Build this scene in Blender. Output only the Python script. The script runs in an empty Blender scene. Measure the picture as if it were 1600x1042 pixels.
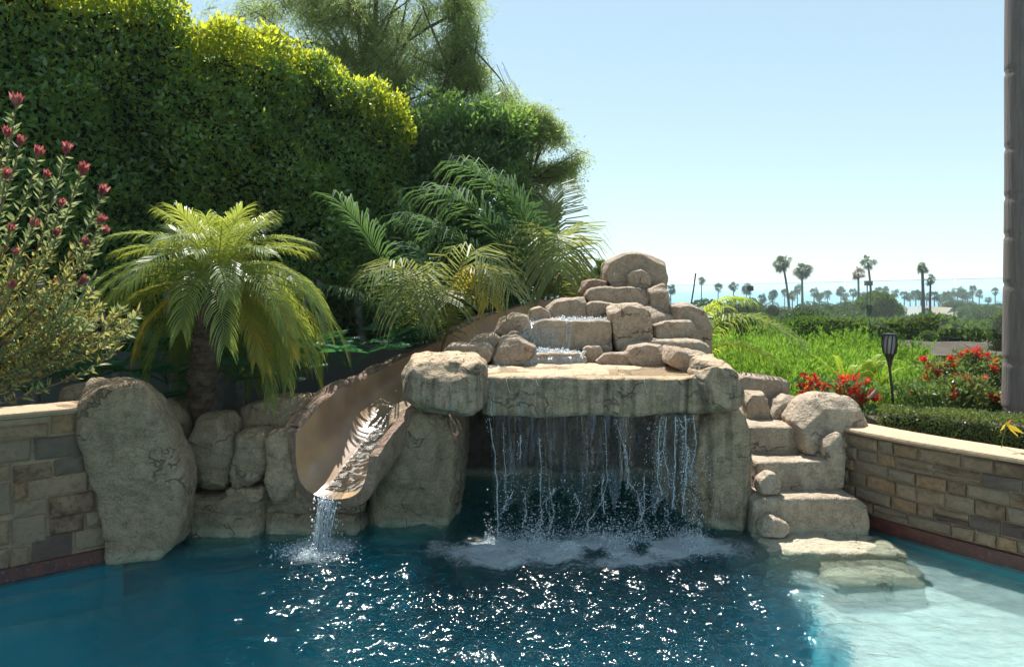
import bpy, bmesh, math, random
import numpy as np
from mathutils import Vector, Matrix
R = math.radians
rng = np.random.default_rng(7)
random.seed(7)
sc = bpy.context.scene
C = sc.collection

# ------------------------------------------------------------------ camera
CH, F, HOR = 2.0, 1155.0, 450.0
cam_d = bpy.data.cameras.new('camera'); cam = bpy.data.objects.new('camera', cam_d); C.objects.link(cam)
cam.location = (0, 0, CH); cam.rotation_euler = (R(90), 0, 0)
cam_d.sensor_width = 36; cam_d.lens = F / 1600 * 36
cam_d.shift_y = -(521 - HOR) / 1600
cam_d.clip_start = .05; cam_d.clip_end = 30000
sc.camera = cam

# ------------------------------------------------------------------ light
SUN_EL, SUN_AZ = 60.0, -12.0      # azimuth: degrees clockwise from straight ahead (+Y)
w = bpy.data.worlds.new('World'); sc.world = w; w.use_nodes = True
wn = w.node_tree.nodes; wl = w.node_tree.links
wn.clear()
sky = wn.new('ShaderNodeTexSky'); sky.sky_type = 'NISHITA'; sky.sun_disc = False
sky.sun_elevation = R(SUN_EL); sky.sun_rotation = R(SUN_AZ)
sky.air_density = 1.0; sky.dust_density = 0.1; sky.ozone_density = 1.0; sky.altitude = 0
bg = wn.new('ShaderNodeBackground'); bg.inputs[1].default_value = 0.13
wo = wn.new('ShaderNodeOutputWorld')
tint = wn.new('ShaderNodeMix'); tint.data_type = 'RGBA'; tint.blend_type = 'MULTIPLY'; tint.inputs[0].default_value = 1; tint.inputs[7].default_value = (1.09, 1.26, 1.25, 1)
gm = wn.new('ShaderNodeGamma'); gm.inputs[1].default_value = .48; wl.new(sky.outputs[0], gm.inputs[0])
wl.new(gm.outputs[0], tint.inputs[6]); wl.new(tint.outputs[2], bg.inputs[0]); wl.new(bg.outputs[0], wo.inputs[0])
sd = bpy.data.lights.new('sun', 'SUN'); sd.energy = 4.1; sd.angle = R(.53); sd.color = (1, .965, .91)
so = bpy.data.objects.new('sun', sd); C.objects.link(so)
sv = Vector((math.sin(R(SUN_AZ)) * math.cos(R(SUN_EL)), math.cos(R(SUN_AZ)) * math.cos(R(SUN_EL)), math.sin(R(SUN_EL))))
so.rotation_euler = sv.to_track_quat('Z', 'Y').to_euler()
so.location = (-3, 12, 20)
sc.view_settings.view_transform = 'Standard'; sc.view_settings.look = 'None'
sc.view_settings.exposure = 1.30; sc.view_settings.gamma = 1; sc.view_settings.use_curve_mapping = False
sc.cycles.max_bounces = 8; sc.cycles.transparent_max_bounces = 24
sc.cycles.diffuse_bounces = 4; sc.cycles.glossy_bounces = 3; sc.cycles.transmission_bounces = 6
sc.cycles.volume_bounces = 1
sc.cycles.use_denoising = True
sc.cycles.sample_clamp_indirect = 6

# ------------------------------------------------------------------ helpers
def W(px, py, Y):
    return ((px - 800) / F * Y, Y, CH - (py - HOR) / F * Y)
def link(o, parent=None):
    C.objects.link(o)
    if parent is not None: o.parent = parent
    return o
def tag(o, label=None, cat=None, group=None, kind=None):
    if label: o['label'] = label
    if cat: o['category'] = cat
    if group: o['group'] = group
    if kind: o['kind'] = kind
    return o
def empty(name, loc, label=None, cat=None, group=None):
    o = bpy.data.objects.new(name, None); o.empty_display_size = .1
    link(o); o.location = loc
    return tag(o, label, cat, group)
def np_mesh(name, V, Fs, m=None, smooth=False):
    me = bpy.data.meshes.new(name)
    V = np.asarray(V, dtype=np.float32)
    if not isinstance(Fs, (list, tuple)): Fs = [Fs]
    Fs = [np.atleast_2d(np.asarray(f, dtype=np.int32)) for f in Fs if len(f)]
    me.vertices.add(len(V)); me.vertices.foreach_set('co', V.ravel())
    nl = sum(f.size for f in Fs); npoly = sum(len(f) for f in Fs)
    me.loops.add(nl); me.polygons.add(npoly)
    me.loops.foreach_set('vertex_index', np.concatenate([f.ravel() for f in Fs]))
    starts = []; s = 0
    for f in Fs:
        starts.append(s + np.arange(len(f)) * f.shape[1]); s += f.size
    me.polygons.foreach_set('loop_start', np.concatenate(starts).astype(np.int32))
    me.polygons.foreach_set('use_smooth', np.full(npoly, bool(smooth)))
    me.update(calc_edges=True)
    if m: me.materials.append(m)
    return me
def obj(name, me, parent=None, loc=None):
    o = bpy.data.objects.new(name, me); link(o, parent)
    if loc is not None: o.location = loc
    return o
def local(o_parent, V):
    return np.asarray(V) - np.array(o_parent.location)

# value noise, vectorised
_T = np.random.default_rng(3).random((48, 48, 48)).astype(np.float32) * 2 - 1
def vnoise(P, s=1.0, off=0.0):
    P = np.asarray(P, dtype=np.float64) * s + off + 500
    i = np.floor(P).astype(int); f = P - i; f = f * f * (3 - 2 * f); i %= 48; j = (i + 1) % 48
    x0, y0, z0 = i[:, 0], i[:, 1], i[:, 2]; x1, y1, z1 = j[:, 0], j[:, 1], j[:, 2]
    fx, fy, fz = f[:, 0], f[:, 1], f[:, 2]
    a = _T[x0, y0, z0] * (1 - fx) + _T[x1, y0, z0] * fx
    b = _T[x0, y1, z0] * (1 - fx) + _T[x1, y1, z0] * fx
    c = _T[x0, y0, z1] * (1 - fx) + _T[x1, y0, z1] * fx
    d = _T[x0, y1, z1] * (1 - fx) + _T[x1, y1, z1] * fx
    return (a * (1 - fy) + b * fy) * (1 - fz) + (c * (1 - fy) + d * fy) * fz
def fbm(P, s=1.0, n=4, off=0.0, g=.5):
    r = 0; a = 1.0
    for k in range(n):
        r = r + a * vnoise(P, s * 2.03 ** k, off + 7.3 * k); a *= g
    return r

# ------------------------------------------------------------------ materials
class NT:
    def __init__(s, name):
        s.m = bpy.data.materials.new(name); s.m.use_nodes = True
        s.t = s.m.node_tree; s.t.nodes.clear()
        s.out = s.n('ShaderNodeOutputMaterial')
    def n(s, typ, **kw):
        x = s.t.nodes.new(typ)
        for k, v in kw.items(): setattr(x, k, v)
        return x
    def l(s, a, b): s.t.links.new(a, b)
    def set(s, node, key, v):
        if hasattr(v, 'is_output') or hasattr(v, 'links'): s.l(v, node.inputs[key])
        else: node.inputs[key].default_value = v
    def pos(s): return s.n('ShaderNodeNewGeometry').outputs['Position']
    def objco(s): return s.n('ShaderNodeTexCoord').outputs['Object']
    def map(s, v, scale=(1, 1, 1), loc=(0, 0, 0), rot=(0, 0, 0)):
        x = s.n('ShaderNodeMapping'); s.l(v, x.inputs[0]); x.inputs['Scale'].default_value = scale
        x.inputs['Location'].default_value = loc; x.inputs['Rotation'].default_value = rot
        return x.outputs[0]
    def noise(s, v, scale, det=4, rough=.55, dist=0, out=0):
        x = s.n('ShaderNodeTexNoise'); s.l(v, x.inputs['Vector']); x.inputs['Scale'].default_value = scale
        x.inputs['Detail'].default_value = det; x.inputs['Roughness'].default_value = rough
        x.inputs['Distortion'].default_value = dist
        return x.outputs[out]
    def voro(s, v, scale, feature='F1', out=0):
        x = s.n('ShaderNodeTexVoronoi', feature=feature); s.l(v, x.inputs['Vector']); x.inputs['Scale'].default_value = scale
        return x.outputs[out]
    def ramp(s, v, *stops):
        x = s.n('ShaderNodeValToRGB'); s.l(v, x.inputs[0]); e = x.color_ramp.elements
        while len(e) < len(stops): e.new(.5)
        for el, (p, c) in zip(e, stops):
            el.position = p
            el.color = (c, c, c, 1) if isinstance(c, (int, float)) else tuple(c) + (1,)
        return x.outputs[0]
    def mix(s, f, a, b, mode='MIX'):
        x = s.n('ShaderNodeMix', data_type='RGBA', blend_type=mode)
        for k, v in ((0, f), (6, a), (7, b)):
            if hasattr(v, 'links'): s.l(v, x.inputs[k])
            else: x.inputs[k].default_value = v if not isinstance(v, tuple) or len(v) == 4 else v + (1,)
        return x.outputs[2]
    def math(s, op, a, b=0.0, clamp=False):
        x = s.n('ShaderNodeMath', operation=op, use_clamp=clamp)
        for k, v in ((0, a), (1, b)):
            if hasattr(v, 'links'): s.l(v, x.inputs[k])
            else: x.inputs[k].default_value = v
        return x.outputs[0]
    def bump(s, h, strength=.5, dist=.02, normal=None):
        x = s.n('ShaderNodeBump'); s.l(h, x.inputs['Height']); x.inputs['Strength'].default_value = strength
        x.inputs['Distance'].default_value = dist
        if normal is not None: s.l(normal, x.inputs['Normal'])
        return x.outputs[0]
    def rand(s): return s.n('ShaderNodeObjectInfo').outputs['Random']
    def island(s): return s.n('ShaderNodeNewGeometry').outputs['Random Per Island']
    def sepz(s, v, k=2):
        x = s.n('ShaderNodeSeparateXYZ'); s.l(v, x.inputs[0]); return x.outputs[k]
    def pbr(s, col, rough=.8, normal=None, spec=.5, **kw):
        b = s.n('ShaderNodeBsdfPrincipled')
        s.set(b, 'Base Color', col if hasattr(col, 'links') else tuple(col) + (1,))
        s.set(b, 'Roughness', rough); s.set(b, 'Specular IOR Level', spec)
        if normal is not None: s.l(normal, b.inputs['Normal'])
        for k, v in kw.items(): s.set(b, k, v)
        return b.outputs[0]
    def done(s, sh):
        s.l(sh, s.out.inputs[0]); return s.m

def rock_mat(name, base, alt, dark, wet=0.0, streak=0.0, speck=1.0, pale_z=True, bs=1.0, topc=None, hue=(1.0, .985, 1.03)):
    t = NT(name); P = t.pos()
    n1 = t.noise(P, 2.3, 5, .6); n2 = t.noise(P, 9, 5, .65); n3 = t.noise(P, 45, 4, .6)
    c = t.mix(t.ramp(n1, (.35, 0.), (.65, 1.)), tuple(base), tuple(alt))
    c = t.mix(t.math('MULTIPLY', t.ramp(n2, (.46, 0.), (.62, 1.)), .72), c, tuple(dark))
    # black lichen flecks in patches
    fl = t.math('MULTIPLY', t.ramp(n3, (.56, 0.), (.64, 1.)), t.ramp(t.noise(P, 4.5, 3, .5), (.5, 0.), (.62, 1.)))
    c = t.mix(t.math('MULTIPLY', fl, .75 * speck), c, (.03, .028, .022))
    # per stone tone
    r = t.rand()
    c = t.mix(t.math('MULTIPLY', r, .35), c, tuple(x * .62 for x in alt))
    c = t.mix(t.math('MULTIPLY', t.ramp(t.noise(P, 26, 4, .7), (.50, 0.), (.62, 1.)), .5), c, tuple(x * .55 for x in base))
    c = t.mix(t.math('MULTIPLY', t.ramp(t.noise(P, 110, 2, .5), (.4, 0.), (.6, 1.)), .3), c, tuple(min(1, x * 1.5) for x in base))
    if streak:
        sn = t.noise(t.map(P, (14, 14, .9)), 1.0, 4, .6)
        c = t.mix(t.math('MULTIPLY', t.ramp(sn, (.45, 0.), (.7, 1.)), streak), c, tuple(dark))
        sn2 = t.noise(t.map(P, (9, 9, .6), (3, 1, 2)), 1.0, 4, .6)
        c = t.mix(t.math('MULTIPLY', t.ramp(sn2, (.55, 0.), (.72, 1.)), streak * .6), c, (.30, .29, .25) if wet < .5 else (.10, .095, .11))
    if topc:     # tan put on level faces: lit look of the tops plus water stain
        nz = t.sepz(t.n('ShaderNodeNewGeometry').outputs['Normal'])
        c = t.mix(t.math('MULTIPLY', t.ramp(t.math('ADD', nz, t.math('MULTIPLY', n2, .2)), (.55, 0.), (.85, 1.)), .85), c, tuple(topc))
    if pale_z:   # mineral crust left at the waterline
        z = t.sepz(P); zz = t.math('ADD', z, t.math('MULTIPLY', n2, -.10))
        c = t.mix(t.math('MULTIPLY', t.ramp(t.math('ADD', zz, .5), (.50, 1.), (.545, 0.)), .55), c, (.42, .38, .26))
    h = t.math('ADD', t.math('MULTIPLY', n2, .9), t.math('MULTIPLY', n3, .25))
    wp = t.n('ShaderNodeVectorMath', operation='MULTIPLY_ADD'); t.l(t.noise(P, 3.5, 3, .6, 0, 1), wp.inputs[0]); wp.inputs[1].default_value = (.55, .55, .55); t.l(P, wp.inputs[2]); WP = wp.outputs[0]
    v = t.voro(t.map(WP, (1, 1, 1.4)), 5, 'DISTANCE_TO_EDGE')
    crack = t.ramp(t.math('ADD', v, t.math('MULTIPLY', n2, .12)), (.055, 0.), (.085, 1.))
    v2 = t.voro(t.map(WP, (.7, .7, 1.9), (3, 3, 3)), 2.2, 'DISTANCE_TO_EDGE'); crack2 = t.ramp(t.math('ADD', v2, t.math('MULTIPLY', t.noise(P, 2.6, 3, .6), .22)), (.098, 0.), (.112, 1.))
    h = t.math('ADD', h, t.math('ADD', t.math('MULTIPLY', crack, .12), t.math('MULTIPLY', crack2, .45)))
    c = t.mix(t.math('MULTIPLY', t.math('SUBTRACT', 1.0, crack2), .5), c, (.05, .04, .03))
    nb = t.bump(h, 1.0 * bs, .045)
    nb = t.bump(t.noise(P, 160, 2, .6), .35 * bs, .004, nb)
    return t.done(t.pbr(t.mix(1.0, c, hue, 'MULTIPLY'), t.ramp(n2, (.3, .85 - wet * .5), (.7, .95 - wet * .3)), nb, .35 + wet * .3))

M = {}
M['rock_tan'] = rock_mat('tan_rockwork', (0.44, 0.32, 0.219), (0.36, 0.262, 0.181), (0.2, 0.141, 0.093), speck=.7, hue=(.95, 1.0, 1.05))
M['rock_grey'] = rock_mat('weathered_rockwork', (0.33, 0.251, 0.156), (0.24, 0.186, 0.119), (0.1, 0.0744, 0.0451), streak=.2)
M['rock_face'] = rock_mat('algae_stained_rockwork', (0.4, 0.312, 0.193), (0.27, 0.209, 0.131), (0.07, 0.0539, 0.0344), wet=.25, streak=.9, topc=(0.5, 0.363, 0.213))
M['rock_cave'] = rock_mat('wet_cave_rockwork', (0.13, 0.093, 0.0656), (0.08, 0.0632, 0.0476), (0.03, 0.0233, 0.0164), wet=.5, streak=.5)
M['rock_pale'] = rock_mat('pale_rockwork', (0.46, 0.354, 0.246), (0.37, 0.276, 0.186), (0.19, 0.136, 0.093), speck=.8, streak=.3, hue=(.95, 1.0, 1.05))
M['rock_slide'] = rock_mat('brown_rockwork', (.27, .185, .125), (.21, .145, .10), (.11, .065, .045), speck=.25, pale_z=False)
def chute_mat():
    t = NT('polished_brown_chute'); P = t.pos()
    n = t.noise(P, 3.5, 4); n2 = t.noise(t.map(P, (16, 5, 3)), 1, 4)
    c = t.mix(t.ramp(n, (.35, 0.), (.65, 1.)), (.43, .28, .145), (.29, .185, .11))
    c = t.mix(t.math('MULTIPLY', t.ramp(n2, (.5, 0.), (.75, 1.)), .4), c, (.40, .33, .29))
    c = t.mix(t.math('MULTIPLY', t.ramp(t.noise(P, 1.3, 2), (.45, 0.), (.62, 1.)), .5), c, (.17, .09, .07))
    return t.done(t.pbr(c, .34, t.bump(t.noise(P, 60, 3), .15, .004), .5))
M['chute'] = chute_mat()
def block_mat(name, a, b, d):
    t = NT(name); P = t.pos()
    n1 = t.noise(P, 7, 5, .65); n2 = t.noise(P, 28, 5, .65)
    c = t.mix(t.ramp(n1, (.38, 0.), (.62, 1.)), a, b)
    c = t.mix(t.math('MULTIPLY', t.ramp(n2, (.5, 0.), (.7, 1.)), .6), c, d)
    c = t.mix(t.math('MULTIPLY', t.rand(), .4), c, tuple(x * .6 for x in a))
    nb = t.bump(t.math('ADD', n1, t.math('MULTIPLY', n2, .5)), .9, .018)
    nb = t.bump(t.noise(P, 130, 3), .4, .004, nb)
    return t.done(t.pbr(t.mix(1.0, c, (1.0, .98, 1.08), 'MULTIPLY'), .9, nb, .3))
M['bl'] = [block_mat('buff_stone', (0.284, 0.2, 0.116), (0.224, 0.152, 0.0846), (0.112, 0.076, 0.0423)),
           block_mat('ochre_stone', (0.292, 0.188, 0.0952), (0.215, 0.132, 0.0635), (0.103, 0.064, 0.0317)),
           block_mat('olive_grey_stone', (0.215, 0.164, 0.102), (0.249, 0.184, 0.109), (0.103, 0.076, 0.0458)),
           block_mat('slate_grey_stone', (0.129, 0.1, 0.0705), (0.172, 0.132, 0.0881), (0.0645, 0.0496, 0.0353)),
           block_mat('rust_stained_stone', (0.232, 0.156, 0.0881), (0.12, 0.072, 0.0423), (0.043, 0.024, 0.0155)),
           block_mat('plum_brown_stone', (0.103, 0.068, 0.0529), (0.146, 0.1, 0.0705), (0.0516, 0.036, 0.0282))]
M['mortar'] = block_mat('buff_mortar', (0.34, 0.256, 0.156), (0.29, 0.214, 0.127), (0.19, 0.14, 0.082))
M['coping'] = block_mat('sandstone_coping', (0.52, 0.372, 0.221), (0.46, 0.326, 0.193), (0.33, 0.233, 0.135))
def tile_mat():
    t = NT('red_waterline_tile'); P = t.pos()
    n = t.noise(P, 18, 4)
    c = t.mix(t.ramp(n, (.35, 0.), (.65, 1.)), (.12, .032, .022), (.06, .02, .018))
    c = t.mix(t.math('MULTIPLY', t.ramp(t.noise(P, 45, 3), (.6, 0.), (.7, 1.)), .5), c, (.22, .17, .15))
    return t.done(t.pbr(c, .35, t.bump(n, .3, .004), .5))
M['tile'] = tile_mat()
def leaf_mat(name, cols, trans, gl=.35, tw=.45, sat=1.0, spec=.35):
    """cols: list of colours picked per leaf; trans: colour of light coming through the leaf"""
    t = NT(name); i = t.island(); k = len(cols)
    c = t.ramp(i, *[(j / (k - 1) if k > 1 else 0, cols[j]) for j in range(k)])
    n = t.noise(t.pos(), 1.1, 3)
    c = t.mix(t.math('MULTIPLY', t.ramp(n, (.4, 0.), (.7, 1.)), .4), c, tuple(x * .55 for x in cols[0]))
    tc = t.mix(.5, c, tuple(trans))
    b = t.pbr(c, gl, None, spec)
    tr = t.n('ShaderNodeBsdfTranslucent'); t.l(tc, tr.inputs[0])
    mx = t.n('ShaderNodeMixShader'); mx.inputs[0].default_value = tw
    t.l(b, mx.inputs[1]); t.l(tr.outputs[0], mx.inputs[2])
    return t.done(mx.outputs[0])
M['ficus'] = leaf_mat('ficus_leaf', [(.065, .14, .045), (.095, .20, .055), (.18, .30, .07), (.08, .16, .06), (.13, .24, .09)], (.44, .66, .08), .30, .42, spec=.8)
M['ficus_new_lit'] = leaf_mat('ficus_new_and_sunlit_leaf', [(.16, .30, .03), (.28, .38, .04), (.20, .34, .03), (.42, .34, .06), (.12, .24, .03)], (.95, .95, .06), .4, .62)  # pale new leaves, and the sunlit hedge top painted in yellow
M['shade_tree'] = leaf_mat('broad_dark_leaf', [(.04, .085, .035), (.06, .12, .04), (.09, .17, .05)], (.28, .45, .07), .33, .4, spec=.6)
M['pepper'] = leaf_mat('pepper_tree_leaf', [(.13, .19, .07), (.18, .25, .09), (.25, .31, .11), (.10, .16, .06)], (.65, .80, .22), .5, .6)
M['phoenix'] = leaf_mat('date_palm_leaflet', [(.12, .20, .05), (.17, .25, .055), (.10, .17, .06), (.26, .28, .06)], (.72, .76, .09), .40, .45, spec=.4)
M['phoenix_dry'] = leaf_mat('yellowing_leaflet', [(.28, .27, .04), (.36, .29, .04), (.17, .23, .05), (.38, .20, .035)], (.75, .60, .06), .4, .5)
M['kentia'] = leaf_mat('kentia_leaflet', [(.05, .12, .06), (.07, .15, .07), (.10, .17, .07)], (.24, .40, .08), .6, .38, spec=.12)
M['kentia_lit'] = leaf_mat('pale_palm_leaflet', [(.12, .17, .06), (.16, .20, .07), (.22, .23, .08), (.10, .15, .05)], (.45, .48, .1), .5, .42, spec=.3)  # paler copy of the kentia leaflet, sunlit tone put into its colour
M['philo'] = leaf_mat('philodendron_leaf', [(.035, .14, .07), (.05, .18, .09), (.07, .20, .075)], (.12, .36, .08), .4, .3, spec=.35)
M['willow'] = leaf_mat('bright_shrub_leaf', [(.09, .22, .03), (.14, .30, .035), (.05, .13, .02), (.22, .33, .06), (.07, .18, .03)], (.42, .68, .05), .4, .5)
M['fern'] = leaf_mat('fern_leaflet', [(.30, .40, .04), (.36, .44, .05), (.24, .36, .04)], (.75, .85, .05), .45, .5)
M['box'] = leaf_mat('boxwood_leaf', [(.06, .10, .025), (.09, .13, .035), (.12, .16, .05), (.16, .15, .07)], (.30, .38, .05), .4, .35)
M['shrub'] = leaf_mat('garden_shrub_leaf', [(.05, .10, .03), (.08, .14, .04), (.13, .17, .06)], (.30, .42, .06), .4, .4)
M['red'] = leaf_mat('scarlet_petal', [(.62, .02, .03), (.70, .05, .03), (.55, .02, .06)], (.9, .06, .04), .5, .4)
M['orange'] = leaf_mat('orange_petal', [(.75, .18, .03), (.70, .10, .03)], (.9, .3, .04), .5, .4)
M['yellow'] = leaf_mat('yellow_leaf', [(.70, .50, .03), (.60, .40, .05)], (.9, .7, .05), .5, .4)
M['leuca'] = leaf_mat('conebush_leaf', [(.13, .19, .09), (.17, .26, .10), (.22, .30, .10), (.30, .28, .13)], (.50, .55, .20), .4, .42)
M['leuca_y'] = leaf_mat('conebush_golden_leaf', [(.26, .30, .07), (.38, .33, .09), (.42, .24, .11), (.20, .27, .07)], (.65, .62, .15), .4, .45)
M['bract'] = leaf_mat('conebush_red_bract', [(.38, .06, .07), (.48, .12, .12), (.30, .07, .08), (.50, .27, .22)], (.65, .18, .16), .4, .42)
M['far_hedge'] = leaf_mat('far_hedge_leaf', [(.035, .075, .02), (.06, .11, .025), (.09, .15, .035)], (.30, .42, .05), .5, .35)
M['far_tree'] = leaf_mat('far_tree_leaf', [(.03, .06, .025), (.05, .09, .03), (.08, .12, .04)], (.2, .3, .06), .5, .3)
M['far_palm'] = leaf_mat('fan_palm_leaf', [(.035, .075, .035), (.05, .10, .045), (.08, .13, .05), (.12, .13, .06)], (.14, .22, .05), .45, .25)
M['far_palm_brown'] = leaf_mat('dry_fan_palm_leaf', [(.14, .09, .06), (.20, .12, .07), (.06, .08, .04)], (.25, .2, .1), .5, .25)
def bark_mat(name, a, b, sc_=(6, 6, 30)):
    t = NT(name); P = t.pos(); n = t.noise(t.map(P, sc_), 1, 5, .6); n2 = t.noise(P, 60, 3)
    c = t.mix(t.ramp(n, (.35, 0.), (.65, 1.)), a, b)
    return t.done(t.pbr(c, .9, t.bump(t.math('ADD', n, t.math('MULTIPLY', n2, .4)), .8, .015), .2))
M['bark'] = bark_mat('grey_brown_bark', (.11, .09, .07), (.055, .045, .035), (20, 20, 4))
M['bark_grey'] = bark_mat('pale_grey_bark', (.20, .19, .165), (.12, .11, .10), (10, 10, 14))
M['date_bark'] = bark_mat('date_palm_bark', (.13, .09, .065), (.06, .04, .03))
M['king_bark'] = bark_mat('ringed_palm_bark', (.20, .17, .155), (.145, .122, .113), (42, 42, 3.0))
M['twig'] = bark_mat('twig_bark', (.15, .09, .06), (.22, .15, .10), (30, 30, 30))
M['dry_stub'] = bark_mat('dry_stub', (.40, .34, .26), (.28, .22, .16), (30, 30, 30))
def plain(name, c, r=.6, **kw):
    t = NT(name); n = t.noise(t.pos(), 25, 4)
    cc = t.mix(t.math('MULTIPLY', n, .35), c, tuple(x * .6 for x in c))
    return t.done(t.pbr(cc, r, t.bump(n, .15, .004), **kw))
M['black'] = plain('black_plastic', (.012, .012, .013), .4)
M['lamp_glass'] = plain('frosted_lamp_panel', (.30, .29, .28), .5)
M['steel'] = plain('dark_steel_pole', (.045, .05, .055), .5)
M['stucco'] = plain('grey_green_stucco', (.12, .125, .115), .9)
M['white_wall'] = plain('white_painted_wall', (.72, .73, .74), .8)
M['roof'] = plain('grey_shingle_roof', (.30, .29, .28), .9)
M['roof_tan'] = plain('tan_shingle_roof', (.34, .27, .21), .9)
M['brick_red'] = plain('red_brick_stack', (.32, .10, .07), .9)
M['win'] = plain('dark_window', (.03, .045, .06), .15)
M['trim'] = plain('pale_trim', (.66, .64, .6), .7)
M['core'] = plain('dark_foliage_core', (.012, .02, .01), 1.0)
M['soil'] = plain('planting_soil', (.085, .06, .04), 1.0)
def ground_mat():
    t = NT('valley_ground'); P = t.pos(); n = t.noise(P, .05, 5); n2 = t.noise(P, 1.5, 4)
    c = t.mix(t.ramp(n, (.42, 0.), (.58, 1.)), (.09, .115, .04), (.19, .15, .10))
    c = t.mix(t.math('MULTIPLY', n2, .5), c, (.05, .07, .025))
    return t.done(t.pbr(c, .95, t.bump(n2, .5, .05), .1))
M['ground'] = ground_mat()
M['dirt'] = bark_mat('brown_bare_earth', (.12, .085, .06), (.06, .045, .034), (2, 2, 9))
def sea_mat():
    t = NT('sea_water'); P = t.pos()
    n = t.noise(t.map(P, (.02, .006, 1)), 1, 4)
    return t.done(t.pbr(t.mix(n, (.10, .24, .32), (.14, .30, .38)), .35, t.bump(t.noise(t.map(P, (.05, .02, 1)), 1, 3), .4, 1.0), .5))
M['sea'] = sea_mat()
def pane_mat():
    t = NT('clear_fence_glass')
    tr = t.n('ShaderNodeBsdfTransparent'); tr.inputs[0].default_value = (.90, .96, .955, 1)
    g = t.n('ShaderNodeBsdfGlossy'); g.inputs['Roughness'].default_value = .02
    fr = t.n('ShaderNodeFresnel'); fr.inputs[0].default_value = 1.45
    mx = t.n('ShaderNodeMixShader'); t.l(fr.outputs[0], mx.inputs[0]); t.l(tr.outputs[0], mx.inputs[1]); t.l(g.outputs[0], mx.inputs[2])
    return t.done(mx.outputs[0])
M['pane'] = pane_mat()
M['pane_edge'] = plain('glass_edge', (.25, .42, .42), .2)
# ------------------------------------------------------------------ pool outline
PB = np.array([(-14, -5.0), (-4.3, 4.35), (-3.49, 5.02), (-2.99, 5.43), (-2.7, 5.9), (-2.0, 6.3), (-1.2, 6.5), (-.75, 6.7), (-.7, 8.1), (1.65, 8.1),
               (1.75, 6.7), (3.05, 6.6), (3.12, 6.22), (3.30, 5.85), (3.50, 5.45), (3.78, 5.0), (4.25, 4.3), (4.9, 3.5), (6.0, 2.3), (14, -5)])
def yb(x): return np.interp(x, PB[:, 0], PB[:, 1])
def far_z(y):
    return np.interp(y, [0, 9, 12, 16, 22, 40, 60, 120, 165, 350, 640, 700], [.66, .70, .72, .45, -.1, -1.0, -1.9, -3.6, -5, -11, -14.6, -17])
# garden soil: strips that start at the pool edge
xs = np.concatenate([np.linspace(-14, -3.5, 40), np.linspace(-3.45, 3.45, 90), np.linspace(3.5, 14, 50)])
tt = np.concatenate([np.linspace(0, 2, 14), np.linspace(2.3, 12, 24)])
V = []
for t_ in tt:
    for x in xs:
        y0 = yb(x) + (.12 if abs(x) > 2.9 else .25)
        y = y0 + t_ * (16 - y0) / 12
        V.append((x, y, 0))
V = np.array(V); V[:, 2] = far_z(V[:, 1]) + .05 * fbm(V, 1.2, 3) - .09 * np.exp(-(V[:, 1] - yb(V[:, 0])) * 3)
n = len(xs); ii = (np.arange(len(tt) - 1)[:, None] * n + np.arange(n - 1)[None]).ravel()
o = obj('ground', np_mesh('ground', V, np.stack([ii, ii + 1, ii + n + 1, ii + n], 1), M['soil'], True)); tag(o, kind='structure')
# valley beyond the garden, one sheet down to the shore
ys = np.concatenate([[15.9], np.geomspace(16.5, 700, 90)]); us = np.linspace(-1.6, 1.6, 90)
V = np.array([(u * (y + 14), y, 0) for y in ys for u in us]); V[:, 2] = far_z(V[:, 1]) - .01 + (fbm(V, .02, 3) * np.clip(V[:, 1] - 30, 0, 200) * .004)
n = len(us); ii = (np.arange(len(ys) - 1)[:, None] * n + np.arange(n - 1)[None]).ravel()
tag(obj('valley', np_mesh('valley', V, np.stack([ii, ii + 1, ii + n + 1, ii + n], 1), M['ground'], True)), kind='structure')
# sea to the horizon
V = [(-9500, 560, -15.2), (9500, 560, -15.2), (9500, 9500, -15.2), (-9500, 9500, -15.2)]
tag(obj('sea', np_mesh('sea', V, [[0, 1, 2, 3]], M['sea'])), kind='structure')

# ------------------------------------------------------------------ pool floor
def floor_mat():
    t = NT('pool_plaster'); P = t.pos(); z = t.sepz(P)
    n = t.noise(P, 3, 5, .6); n2 = t.noise(t.map(P, (1, 1.6, 1)), 7, 5, .65)
    pale = t.mix(t.ramp(n2, (.38, 0.), (.62, 1.)), (.36, .37, .34), (.56, .55, .50))
    deep = t.mix(n, (.055, .34, .40), (.075, .40, .47))
    c = t.mix(t.ramp(t.math('ADD', z, 1.0), (.58, 0.), (.76, 1.)), deep, pale)
    # bright net that moving water throws over a shallow floor is left to the mottled plaster
    return t.done(t.pbr(c, .9, t.bump(n2, .4, .01), .2))
xs = np.linspace(-14, 9, 231); ys = np.linspace(-2.0, 8.3, 130)
X, Y = np.meshgrid(xs, ys); Pn = np.stack([X.ravel(), Y.ravel(), X.ravel() * 0], 1)
edge = np.interp(Pn[:, 1], [-2, 3.0, 3.9, 4.5, 5.13, 5.5, 5.8, 8], [1.2, 1.50, 1.74, 1.95, 2.02, 1.80, 1.75, 1.9]) + .07 * fbm(Pn, 2.5, 3)
s = np.clip((Pn[:, 0] - edge + .05) / .14, 0, 1); s = s * s * (3 - 2 * s)
z = -1.55 + s * 1.32
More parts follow.
